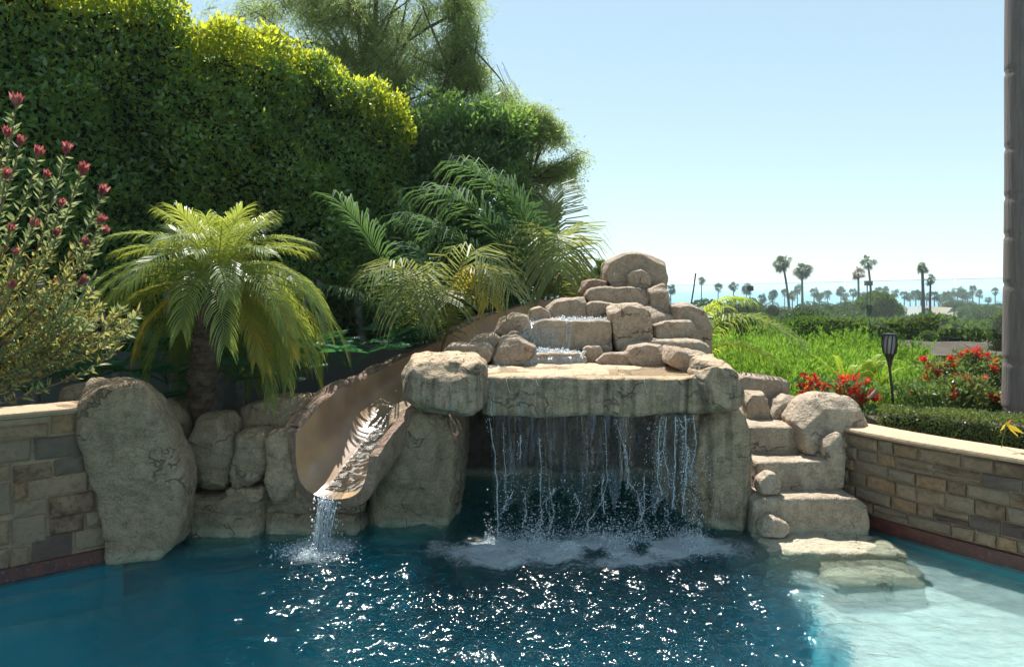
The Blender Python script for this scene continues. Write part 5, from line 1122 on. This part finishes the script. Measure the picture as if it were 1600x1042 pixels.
# ------------------------------------------------------------------ houses
def house(label, px0, px1, y_eave, y_ridge, y_base, Y_, depth, wall, roof, windows=(), gable=True, chimney=None):
    a = np.array(W(px0, y_base, Y_)); b = np.array(W(px1, y_base, Y_)); ze = W(0, y_eave, Y_)[2]; zr = W(0, y_ridge, Y_)[2]; zb = float(far_z(Y_)) - .5
    root = empty('house', ((a[0] + b[0]) / 2, Y_, zb), label, 'house'); w2 = (b[0] - a[0]) / 2; he = ze - zb; hr = zr - zb; ov = .5
    if gable:
        V = [(-w2, 0, 0), (w2, 0, 0), (w2, 0, he), (0, 0, hr), (-w2, 0, he)]; V += [(x, depth, z) for x, y, z in V]
        obj('wall', np_mesh('wall', V, [[(0, 1, 2, 3, 4), (9, 8, 7, 6, 5)], [(0, 5, 6, 1), (1, 6, 7, 2), (0, 4, 9, 5)]], wall), root); sl = (hr - he) / w2
        V = []; 
        for y in (-ov, depth + ov):
            for up in (.03, .22): V += [(-w2 - ov, y, he - ov * sl + up), (0, y, hr + up), (w2 + ov, y, he - ov * sl + up)]
        obj('roof', np_mesh('roof', V, [(3, 4, 10, 9), (4, 5, 11, 10), (0, 6, 7, 1), (1, 7, 8, 2), (0, 1, 4, 3), (1, 2, 5, 4), (6, 9, 10, 7), (7, 10, 11, 8), (0, 3, 9, 6), (2, 8, 11, 5)], roof), root)
    else:
        V = [(-w2, 0, 0), (w2, 0, 0), (w2, 0, he), (-w2, 0, he)]; V += [(x, depth, z) for x, y, z in V]; obj('wall', np_mesh('wall', V, [(0, 1, 2, 3), (5, 4, 7, 6), (0, 4, 5, 1), (1, 5, 6, 2), (3, 7, 4, 0)], wall), root)
        V = [(-w2 - ov, -ov, he), (w2 + ov, -ov, he), (w2 + ov, depth + ov, he), (-w2 - ov, depth + ov, he), (-w2 * .7, depth / 2, hr), (w2 * .7, depth / 2, hr)]
        obj('roof', np_mesh('roof', V, [[(0, 1, 5, 4), (2, 3, 4, 5), (3, 2, 1, 0)], [(1, 2, 5), (3, 0, 4)]], roof), root)
    for (wx0, wx1, wy0, wy1) in windows:
        p = np.array(W(wx0, wy1, Y_)) - np.array(root.location); q = np.array(W(wx1, wy0, Y_)) - np.array(root.location); bx = lambda x0, x1, y0, y1, z0, z1: ([(x0, y0, z0), (x1, y0, z0), (x1, y0, z1), (x0, y0, z1), (x0, y1, z0), (x1, y1, z0), (x1, y1, z1), (x0, y1, z1)], [(0, 1, 2, 3), (4, 7, 6, 5), (0, 4, 5, 1), (1, 5, 6, 2), (2, 6, 7, 3), (3, 7, 4, 0)])
        V, Fq = bx(p[0], q[0], -.12, .0, p[2], q[2]); fo = obj('window', np_mesh('window', V, Fq, M['trim']), root); V, Fq = bx(p[0] + .12, (p[0] + q[0]) / 2 - .05, -.16, -.121, p[2] + .12, q[2] - .12); obj('glass_pane', np_mesh('glass_pane', V, Fq, M['win']), fo)
        V, Fq = bx((p[0] + q[0]) / 2 + .05, q[0] - .12, -.16, -.121, p[2] + .12, q[2] - .12); obj('glass_pane', np_mesh('glass_pane', V, Fq, M['win']), fo)
    if chimney:
        cx0, cx1, cy0 = chimney; x0 = W(cx0, 0, Y_)[0] - root.location[0]; x1 = W(cx1, 0, Y_)[0] - root.location[0]; zt = W(0, cy0, Y_)[2] - zb; V = [(x0, .2, 1), (x1, .2, 1), (x1, .2, zt), (x0, .2, zt)]; V += [(x, 1.2, z) for x, y, z in V]; obj('chimney', np_mesh('chimney', V, [(0, 1, 2, 3), (4, 7, 6, 5), (0, 4, 5, 1), (1, 5, 6, 2), (2, 6, 7, 3), (3, 7, 4, 0)], M['brick_red']), root)
house('white gabled house with a grey roof and a small double window in the gable', 1423, 1469, 500, 482, 512, 140, 12, M['white_wall'], M['roof'], [(1434, 1448, 493, 502)])
house('pale house with light roof and red brick chimney behind the left of the white gable', 1404, 1440, 492, 478, 512, 155, 12, M['trim'], M['roof'], (), False, (1414, 1420, 483))
house('tan roofed gable house directly right of the white gable', 1471, 1500, 498, 482, 512, 150, 12, M['trim'], M['roof_tan'])
house('house with a grey hipped roof between the white and the tan gables', 1448, 1484, 490, 479, 512, 165, 12, M['trim'], M['roof'], (), False)
house('long house with a low brown roof half hidden by trees near the palm trunk', 1520, 1570, 500, 488, 512, 130, 12, M['roof_tan'], M['roof'], (), False)
house('small orange tan house at the skyline beside the palm trunk', 1558, 1578, 484, 478, 512, 190, 10, M['roof_tan'], M['roof_tan'], (), False)
# ------------------------------------------------------------------ fan palms
def fan_crown(r, Rr, nf, m, droop=1.0):
    out = []
    for k in range(nf):
        az = r.uniform(0, 6.28); el = r.uniform(-1.15 * droop, 1.3); d = np.array([math.cos(az) * math.cos(el), math.sin(az) * math.cos(el), math.sin(el)]); pl = Rr * r.uniform(.05, .48); tip_ = d * pl; s = unit(np.cross(d, [0, 0, 1.])); n2 = np.cross(s, d); ro = r.uniform(-1.3, 1.3); s = s * math.cos(ro) + n2 * math.sin(ro); n2 = np.cross(s, d)
        fl = Rr * r.uniform(.42, .56); sd_ = s * Rr * .012; out.append(np.array([-sd_, sd_, tip_ + sd_, tip_ - sd_]))
        for j in range(11):
            a = (j - 5) / 5 * 1.35; dd_ = d * math.cos(a) + s * math.sin(a); e = tip_ + dd_ * fl * (1 - .12 * abs(a)); e = e + [0, 0, -fl * .22]; wv = (d * -math.sin(a) + s * math.cos(a)) * fl * .060; mm = tip_ + dd_ * fl * .6; out.append(np.array([tip_, mm + wv, e, mm - wv]))
    V = np.concatenate(out); return V, np.arange(len(V)).reshape(-1, 4)
def fan_palm(label, px_t, py_t, px_b, py_b, Y_, rpx, seed, m='far_palm', nf=34, group=None):
    r = np.random.default_rng(seed); b = np.array(W(px_b, py_b, Y_)); b[2] = min(b[2], float(far_z(Y_))); t = np.array(W(px_t, py_t, Y_)); root = empty('fan_palm', tuple(b), label, 'palm tree', group); h = t - b; n = 12; rt = .22 if h[2] > 9 else .16
    v, f = tube(bez([0, 0, 0], [h[0] * .15, 0, h[2] * .5], h, n), np.linspace(rt * 1.5, rt, n), 8); obj('trunk', np_mesh('trunk', v, f, M['bark'], True), root)
    V, Fq = fan_crown(r, rpx / F * Y_, nf, m); obj('crown', np_mesh('crown', V + h, Fq, M[m]), root); return root
fan_palm('tallest of the far fan palms, left one of the left tall pair', 1223, 412, 1234, 500, 165, 21, 1)
fan_palm('fan palm with a full shaggy crown, right one of the left tall pair', 1253, 423, 1254, 500, 165, 20, 2)
fan_palm('fan palm with a broken brownish crown, left one of the middle tall pair', 1341, 427, 1342, 500, 170, 17, 3, 'far_palm_brown', 17)
fan_palm('slender fan palm with reddish dead leaves, right one of the middle tall pair', 1356, 410, 1363, 500, 170, 16, 4, 'far_palm', 22)
fan_palm('tall slim fan palm before the white house, left of the right pair', 1441, 420, 1443, 502, 130, 14, 5, nf=28)
fan_palm('shorter fan palm before the white house, right of the right pair', 1454, 438, 1453, 502, 132, 13, 6, nf=26)
short = [(1048, 452, 10), (1096, 438, 8), (1122, 450, 9), (1146, 448, 9), (1166, 452, 12), (1207, 460, 11), (1190, 466, 9), (1226, 458, 8), (1246, 452, 10), (1238, 462, 9), (1272, 457, 10), (1281, 463, 9), (1293, 461, 9), (1314, 456, 10), (1320, 464, 8), (1333, 457, 9), (1346, 462, 9), (1373, 455, 8), (1384, 454, 8), (1398, 458, 8),
         (1413, 461, 9), (1422, 462, 9), (1431, 461, 10), (1439, 463, 9), (1448, 463, 9), (1460, 462, 10), (1472, 464, 10), (1479, 462, 9), (1487, 463, 9), (1496, 456, 11), (1504, 459, 11), (1512, 461, 9), (1520, 452, 8), (1530, 459, 8), (1544, 468, 6), (1555, 455, 8), (1573, 464, 7)]
base_ = None; vars_ = []
for k in range(5):
    r = np.random.default_rng(500 + k); V, Fq = fan_crown(r, 1.25, 30, None); vars_.append(np_mesh('crown', V, Fq, M['far_palm']))
v, f = tube([[0, 0, 0], [.0, 0, .5], [0, 0, 1.]], [1.3, 1.05, 1.0], 7); tme = np_mesh('trunk', v, f, M['bark'], True)
short.sort()
ONES = ['', 'first', 'second', 'third', 'fourth', 'fifth', 'sixth', 'seventh', 'eighth', 'ninth', 'tenth', 'eleventh', 'twelfth', 'thirteenth', 'fourteenth', 'fifteenth', 'sixteenth', 'seventeenth', 'eighteenth', 'nineteenth']
def ordinal(i): return ONES[i] if i < 20 else (['twentieth', 'thirtieth'][i // 10 - 2] if i % 10 == 0 else ['twenty', 'thirty'][i // 10 - 2] + '-' + ONES[i % 10])
for k, (px_, py_, rp) in enumerate(short):
    Y_ = 300 + (k * 37) % 90; t = W(px_, py_, Y_); zb = float(far_z(Y_)); e = empty('fan_palm', (t[0], t[1], zb), 'short hazy fan palm, ' + ordinal(k + 1) + ' from the left in the far coastal row', 'palm tree', 'short fan palms in the far row above the roofs')
    c_ = bpy.data.objects.new('crown', vars_[k % 5]); link(c_, e); s = rp / F * Y_; c_.location = (0, 0, t[2] - zb); c_.scale = (s, s, s * 1.0); c_.rotation_euler = (0, 0, k * 1.3)
    q = bpy.data.objects.new('trunk', tme); link(q, e); q.scale = (.22, .22, t[2] - zb)
# floodlight poles
def flood(label, pxs, py_t, Y_, ppx, name='floodlight_pole'):
    t = np.array(W(pxs, py_t, Y_)); zb = float(far_z(Y_)); root = empty(name, (t[0], t[1], zb), label, 'light pole'); h = t[2] - zb
    for dx in ppx: v, f = tube([[dx, 0, 0], [dx, 0, h / 2], [dx, 0, h]], .03, 8); obj('pole', np_mesh('pole', v, f, M['steel'], True), root)
    s = .0042 * Y_; V = [(x, y, z + h) for x in (-s, s) for y in (-.12, .12) for z in (-s * .1, s * 1.5)]; me = hull_mesh(V); me.materials.append(M['steel']); obj('lamp_box', me, root)
flood('pair of dark poles carrying a square floodlight in front of the dome tree', 1357, 446, 34, (-.06, .08))
flood('single dark pole with a square floodlight at the left end of the far trees', 1172, 454, 60, (0,))
v, f = tube([W(1080, 475, 12), W(1084, 450, 12), W(1087, 427, 12)], .012, 6); tag(obj('leaning_stake', np_mesh('leaning_stake', v, f, M['bark'])), 'thin dark stake standing up behind the right shoulder of the mound', 'stake')
# ------------------------------------------------------------------ falling water
def fall_mat(name, dens, sx=60, col=(.75, .82, .86), base=.0):
    t = NT(name); P = t.pos()
    s1 = t.noise(t.map(P, (sx, sx, 2.2)), 1, 4, .65, .3); s2 = t.noise(t.map(P, (sx * .3, sx * .3, 1.0)), 1, 3, .6)
    k = t.math('ADD', t.math('MULTIPLY', s1, .6), t.math('MULTIPLY', s2, .4)); k = t.ramp(k, (.50 - dens * .2, 0.), (.72 - dens * .2, 1.)); k = t.math('MULTIPLY', k, .75); k = t.math('ADD', k, base, True)
    tr = t.n('ShaderNodeBsdfTransparent'); tr.inputs[0].default_value = (.93, .97, .98, 1)
    g = t.n('ShaderNodeBsdfGlossy'); g.inputs['Roughness'].default_value = .12; nb = t.bump(s1, 1.0, .02); t.l(nb, g.inputs['Normal'])
    fr = t.n('ShaderNodeFresnel'); fr.inputs[0].default_value = 1.33; t.l(nb, fr.inputs['Normal'])
    m0 = t.n('ShaderNodeMixShader'); t.l(fr.outputs[0], m0.inputs[0]); t.l(tr.outputs[0], m0.inputs[1]); t.l(g.outputs[0], m0.inputs[2])
    b = t.pbr(col, .35, nb, .6); tl = t.n('ShaderNodeBsdfTranslucent'); tl.inputs[0].default_value = col + (1,); m1 = t.n('ShaderNodeMixShader'); m1.inputs[0].default_value = .5; t.l(b, m1.inputs[1]); t.l(tl.outputs[0], m1.inputs[2])
    m2 = t.n('ShaderNodeMixShader'); t.l(k, m2.inputs[0]); t.l(m0.outputs[0], m2.inputs[1]); t.l(m1.outputs[0], m2.inputs[2]); return t.done(m2.outputs[0])
M['curtain'] = fall_mat('thin_falling_water', -.10, 30, (.30, .40, .55), .0)
M['strand'] = fall_mat('broken_falling_water', .9, 90, (.80, .86, .90), .15)
M['cascade'] = fall_mat('cascade_water', .05, 70, (.92, .95, .96), .05)
M['froth'] = fall_mat('white_water', 1.4, 60, (.86, .90, .92), .35)
def drop_mat():
    t = NT('water_drop'); b = t.pbr((.80, .86, .90), .15, None, .8); tl = t.n('ShaderNodeBsdfTranslucent'); tl.inputs[0].default_value = (.8, .86, .9, 1); m1 = t.n('ShaderNodeMixShader'); m1.inputs[0].default_value = .4; t.l(b, m1.inputs[1]); t.l(tl.outputs[0], m1.inputs[2]); return t.done(m1.outputs[0])
M['drop'] = drop_mat()
OCT = np.array([(1, 0, 0), (-1, 0, 0), (0, 1, 0), (0, -1, 0), (0, 0, 1), (0, 0, -1)], float); OF = np.array([(0, 2, 4), (2, 1, 4), (1, 3, 4), (3, 0, 4), (2, 0, 5), (1, 2, 5), (3, 1, 5), (0, 3, 5)])
def drops(P, s, parent, name='droplets', stretch=1.4, m='drop'):
    P = np.asarray(P); n = len(P); s = np.broadcast_to(s, n); V = P[:, None] + OCT[None] * s[:, None, None] * [1, 1, stretch]; Fq = (np.arange(n)[:, None, None] * 6 + OF[None]).reshape(-1, 3)
    V = V.reshape(-1, 3) - np.array(parent.location); o = obj(name, np_mesh(name, V, Fq, M[m], True), parent); o['kind'] = 'stuff'; return o
r = np.random.default_rng(88)
wf = empty('waterfall', (.5, 5.93, 0), 'thin sheet of water falling from the lintel slab across the grotto mouth', 'waterfall')
Yc = 5.93; pxX = lambda p, Y=Yc: (p - 800) / F * Y; zpy = lambda p, Y=Yc: CH - (p - HOR) / F * Y
# curtain with an arched torn lower edge
arch = np.array([(762, 655), (776, 830), (800, 762), (818, 815), (833, 758), (845, 768), (858, 800), (868, 760), (880, 765), (896, 800), (905, 790), (918, 830), (926, 770), (945, 740), (958, 800), (970, 745), (985, 760), (1000, 815), (1012, 765), (1020, 800), (1034, 770), (1050, 800), (1070, 790), (1090, 700), (1096, 655)])
xs = np.linspace(pxX(770), pxX(1092), 150); bot = np.interp(xs, pxX(arch[:, 0]), zpy(arch[:, 1])) + .02 * vnoise(np.stack([xs, xs * 0, xs * 0], 1), 30, 2); topz = .985; nv = 26; V = []
for i, x in enumerate(xs):
    for j in range(nv):
        t_ = j / (nv - 1); z = topz + (bot[i] - topz) * t_; V.append((x, Yc + .015 * math.sin(x * 21) - .05 * (topz - z) + .012 * vnoise(np.array([[x * 6, 0, z * 1.2]]), 1, 3)[0], z))
ii = (np.arange(len(xs) - 1)[:, None] * nv + np.arange(nv - 1)[None]).ravel(); obj('water_sheet', np_mesh('water_sheet', np.array(V) - np.array(wf.location), np.stack([ii, ii + nv, ii + nv + 1, ii + 1], 1), M['curtain'], True), wf)
# denser strands
def strand(path, w0, w1, m='strand', parent=wf, seed=0, name='strand'):
    rr = np.random.default_rng(seed); p = np.array(path, float); n = 40; s = np.linspace(0, 1, len(p)); q = np.stack([np.interp(np.linspace(0, 1, n), s, p[:, k]) for k in range(3)], 1)
    q[:, 0] += (.013 * vnoise(q * [0, 0, 1] + seed, 9, seed) + .006 * vnoise(q * [0, 0, 1] + seed, 30, seed)) * np.linspace(.2, 1, n) ; wq = np.linspace(w0, w1, n) * .6 * (1 + .7 * vnoise(q * [0, 0, 1], 26, seed + 4)); v, f = tube(q, np.abs(wq) + .0008, 6)
    return obj(name, np_mesh(name, v - np.array(parent.location), f, M[m], True), parent)
SP = []
for k, (pp_, w0, w1) in enumerate([
    ([(764, 652), (772, 700), (778, 770), (781, 836)], .002, .006), ([(786, 660), (790, 740), (789, 790)], .001, .003), ([(813, 678), (811, 715)], .003, .002), ([(842, 683), (846, 720), (845, 760), (846, 800), (843, 822)], .003, .004),
    ([(945, 655), (948, 745), (940, 780), (918, 812), (919, 840)], .001, .005), ([(962, 655), (976, 700), (981, 750), (978, 760)], .002, .003), ([(1030, 660), (1026, 740), (1034, 775), (1000, 800)], .003, .003), ([(858, 760), (866, 800), (858, 830)], .002, .004),
    ([(980, 752), (996, 770), (1001, 800), (1010, 825), (1018, 836)], .002, .005), ([(944, 740), (938, 770), (946, 800)], .003, .003), ([(1006, 742), (1004, 790), (998, 815)], .003, .003), ([(802, 765), (795, 780), (782, 800)], .003, .002), ([(820, 766), (822, 800), (818, 820)], .003, .004),
    ([(898, 768), (905, 790), (890, 830)], .003, .004), ([(868, 762), (852, 780), (862, 815)], .003, .002), ([(1055, 650), (1053, 720), (1050, 790)], .004, .006), ([(1070, 648), (1072, 720), (1066, 800)], .005, .004), ([(1041, 650), (1036, 700), (1046, 760)], .003, .002), ([(1083, 648), (1086, 690), (1078, 740)], .004, .001)]):
    path = [(pxX(a), Yc - .05 * (topz - zpy(b)) - .01, zpy(b)) for a, b in pp_]; strand(path, w0, w1, seed=k * 3)
    q = np.array(path); L_ = max(20, int(len(q) * 30)); t_ = r.random(L_); s = np.linspace(0, 1, len(q)); SP.append(np.stack([np.interp(t_, s, q[:, c]) for c in range(3)], 1) + r.normal(size=(L_, 3)) * [.012, .02, .02])
a = r.uniform(-.14, 1.50, 2200); zq = r.uniform(.0, 1., 2200) ** 1.3 * .9; SP.append(np.stack([a, Yc - .05 + r.normal(size=2200) * .05, zq * .6], 1))
a = r.normal(1.32, .12, 5200); zz_ = r.uniform(.03, .97, 5200); k_ = vnoise(np.stack([a * 1.0, a * 0, zz_ * .22], 1), 22, 4) > .05; SP.append(np.stack([a, Yc - .04 + r.normal(size=5200) * .05, zz_], 1)[k_])
SP = np.vstack(SP); drops(SP, np.abs(r.normal(0, .0016, len(SP))) + .0009, wf)
# splash at the foot
n = 17000; x = r.uniform(-.22, 1.5, n); ydep = 5.78 + r.normal(size=n) * .13; keep = vnoise(np.stack([x, ydep, x * 0], 1), 5, 3) + r.normal(size=n) * .35 > -.1; P = np.stack([x, ydep, np.abs(r.normal(size=n)) ** 1.6 * .055 + .0], 1)[keep]
drops(P, np.abs(r.normal(0, .0024, len(P))) + .0010, wf, 'splash', 1.0)
# drips down the face of the lintel
for k, (px_, y0, y1) in enumerate([(791, 592, 612), (837, 590, 604), (1006, 592, 614), (766, 620, 650)]):
    strand([(pxX(px_, 5.945), 5.945, zpy(y0, 5.945)), (pxX(px_ + 4, 5.94), 5.935, zpy(y1, 5.94))], .002, .003, seed=90 + k, name='drip')
# water sliding over the slab top
sf = empty('slab_water', (.6, 6.5, 1.28), 'shallow film of bright water spreading over the top of the lintel slab', 'water')
def film_mat():
    t = NT('slab_water_film'); P = t.pos(); nb = t.bump(t.noise(t.map(P, (18, 30, 1)), 1, 4), .7, .02); tr = t.n('ShaderNodeBsdfTransparent'); tr.inputs[0].default_value = (.92, .92, .88, 1); g = t.n('ShaderNodeBsdfGlossy'); g.inputs['Roughness'].default_value = .16; t.l(nb, g.inputs['Normal']); fr = t.n('ShaderNodeFresnel'); fr.inputs[0].default_value = 1.33; t.l(nb, fr.inputs['Normal'])
    m0 = t.n('ShaderNodeMixShader'); t.l(fr.outputs[0], m0.inputs[0]); t.l(tr.outputs[0], m0.inputs[1]); t.l(g.outputs[0], m0.inputs[2]); return t.done(m0.outputs[0])
M['film'] = film_mat()
V = [(-.22, 5.99, 1.288), (1.50, 5.99, 1.288), (1.5, 7.1, 1.288), (-.3, 7.1, 1.288)]; obj('water_film', np_mesh('water_film', np.array(V) - np.array(sf.location), [[0, 1, 2, 3]], M['film']), sf)
def foam_line(root, pts, n, s, spread, zr=.015, name='foam'):
    p = np.array([W(*q) for q in pts]); t_ = r.random(n) * (len(p) - 1); i = np.minimum(t_.astype(int), len(p) - 2); P = p[i] + (p[i + 1] - p[i]) * (t_ - i)[:, None] + r.normal(size=(n, 3)) * [spread, spread * 1.5, zr]; P[:, 2] = np.maximum(P[:, 2], p[:, 2].min() - .004); drops(P, np.abs(r.normal(0, s, n)) + .0015, root, name, 1.0)
foam_line(sf, [(765, 572, 6.7), (800, 575, 6.7), (850, 580, 6.6), (930, 578, 6.65), (1000, 580, 6.6)], 1100, .003, .02, .004)
# upper and lower cascades
def cascade(label, tops, bots, Yt, Yb_, m='cascade', n_=14):
    c = W(tops[0][0], bots[0][1], Yb_); root = empty('cascade', c, label, 'cascade'); A_ = np.array(tops, float); B_ = np.array(bots, float); V = []; nu = 30
    for i in range(nu):
        t = i / (nu - 1); a = [np.interp(t, np.linspace(0, 1, len(A_)), A_[:, k]) for k in range(2)]; b = [np.interp(t, np.linspace(0, 1, len(B_)), B_[:, k]) for k in range(2)]
        pa = np.array(W(a[0], a[1], Yt)); pb = np.array(W(b[0], b[1], Yb_))
        for j in range(n_):
            s = j / (n_ - 1); q = pa + (pb - pa) * np.array([s, s ** .35, s ** 1.25]); V.append(q + [0, -.012, .008 + .006 * vnoise(np.array([q]), 22, 1)[0]])
    ii = (np.arange(nu - 1)[:, None] * n_ + np.arange(n_ - 1)[None]).ravel(); obj('water_sheet', np_mesh('water_sheet', np.array(V) - np.array(root.location), np.stack([ii, ii + n_, ii + n_ + 1, ii + 1], 1), M[m], True), root); return root
c1 = cascade('upper cascade running off the left end of the wide ledge stone', [(824, 506), (850, 499), (878, 499)], [(816, 532), (836, 545), (872, 548)], 7.32, 7.16)
foam_line(c1, [(832, 503, 7.3), (870, 499, 7.35), (910, 499, 7.4), (950, 500, 7.4)], 1500, .004, .02, .012); foam_line(c1, [(822, 515, 7.22), (818, 530, 7.18)], 300, .003, .015, .03)
c2 = cascade('thin trickle down the middle of the wide ledge stone', [(884, 500), (890, 500), (893, 500)], [(884, 546), (888, 548), (892, 548)], 7.28, 7.16)
c3 = cascade('lower cascade spilling over the low wide ledge stone onto the slab', [(820, 553), (850, 551), (905, 551)], [(816, 572), (850, 576), (916, 574)], 6.98, 6.84)
foam_line(c3, [(820, 552, 7.0), (850, 547, 7.05), (912, 552, 7.0)], 1600, .004, .02, .012)
# water in the slide and its stream into the pool
ss = empty('slide_water', (-1.4, 5.9, .4), 'sunlit water rippling down the slide chute and pouring off its lip', 'water')
V = []; na2 = 12; nn2 = 30
for i in range(nn2):
    f_ = i; q = path_w = A[i, :3]; tg = A[min(i + 1, n if False else len(A) - 1), :3] - A[max(i - 1, 0), :3]; tg[2] = 0; tg = unit(tg); tg = unit(np.array([.42, .9, 0])) if i < 3 else tg; side = np.array([tg[1], -tg[0], 0])
    for a in np.linspace(-.12, .40, na2):
        th = a * math.pi / 2 * 1.0; V.append(q + side * math.tanh(2.3 * a) / math.tanh(2.3) * A[i, 3] + np.array([0, 0, abs(a) ** 1.9 * A[i, 4 if a < 0 else 5] + .010]))
ii = (np.arange(nn2 - 1)[:, None] * na2 + np.arange(na2 - 1)[None]).ravel()
def chute_water():
    t = NT('slide_water'); P = t.pos(); h = t.noise(t.map(P, (14, 26, 20), (0, 0, 0), (0, 0, .5)), 1, 4, .6, .6); nb = t.bump(h, 1.0, .012); tr = t.n('ShaderNodeBsdfTransparent'); tr.inputs[0].default_value = (.95, .93, .9, 1); g = t.n('ShaderNodeBsdfGlossy'); g.inputs['Roughness'].default_value = .2; t.l(nb, g.inputs['Normal'])
    fr = t.n('ShaderNodeFresnel'); fr.inputs[0].default_value = 1.4; t.l(nb, fr.inputs['Normal']); m0 = t.n('ShaderNodeMixShader'); t.l(fr.outputs[0], m0.inputs[0]); t.l(tr.outputs[0], m0.inputs[1]); t.l(g.outputs[0], m0.inputs[2])
    b = t.pbr((.85, .80, .70), .4, nb); m1 = t.n('ShaderNodeMixShader'); t.l(t.math('MULTIPLY', t.ramp(h, (.5, 0.), (.62, 1.)), .35), m1.inputs[0]); t.l(m0.outputs[0], m1.inputs[1]); t.l(b, m1.inputs[2]); return t.done(m1.outputs[0])
obj('water_film', np_mesh('water_film', np.array(V) - np.array(ss.location), np.stack([ii, ii + 1, ii + na2 + 1, ii + na2], 1), chute_water(), True), ss)
lip = np.array(W(518, 775, 5.80)); 
for k in range(16):
    o_ = r.normal() * .035; e = lip + np.array([o_ - .045, -.16 + r.normal() * .03, 0]); e[2] = 0; p0 = lip + [o_ * 1.2, 0.01, .012]; strand(bez(p0, p0 + np.array([-.02, -.12, -.02]), e, 8), .003, .006, 'strand' if k % 2 else 'froth', ss, 300 + k, 'stream')
P = lip + r.normal(size=(900, 3)) * [.05, .05, 0]; t_ = r.random(900); P[:, 1] -= .13 * t_; P[:, 0] -= .04 * t_; P[:, 2] = lip[2] * (1 - t_ ** 2) ; drops(P, np.abs(r.normal(0, .003, 900)) + .0015, ss)
P = np.array([-1.49, 5.62, 0]) + r.normal(size=(1500, 3)) * [.13, .10, 0]; P[:, 2] = np.abs(r.normal(size=1500)) * .02; drops(P, np.abs(r.normal(0, .003, 1500)) + .002, ss, 'splash', 1.0)
# ------------------------------------------------------------------ sea air
hz = NT('sea_haze'); pv = hz.n('ShaderNodeVolumePrincipled'); pv.inputs['Color'].default_value = (.80, .90, 1.0, 1); pv.inputs['Density'].default_value = .00034; pv.inputs['Anisotropy'].default_value = .3
hz.l(pv.outputs[0], hz.out.inputs['Volume']); V = [(x, y, z) for x in (-9600, 9600) for y in (-20, 9600) for z in (-22, 26)]
me = np_mesh('haze', V, [(0, 1, 3, 2), (4, 6, 7, 5), (0, 4, 5, 1), (2, 3, 7, 6), (0, 2, 6, 4), (1, 5, 7, 3)], hz.m); tag(obj('haze', me), 'pale sea haze over the valley and the ocean', 'haze', kind='stuff')
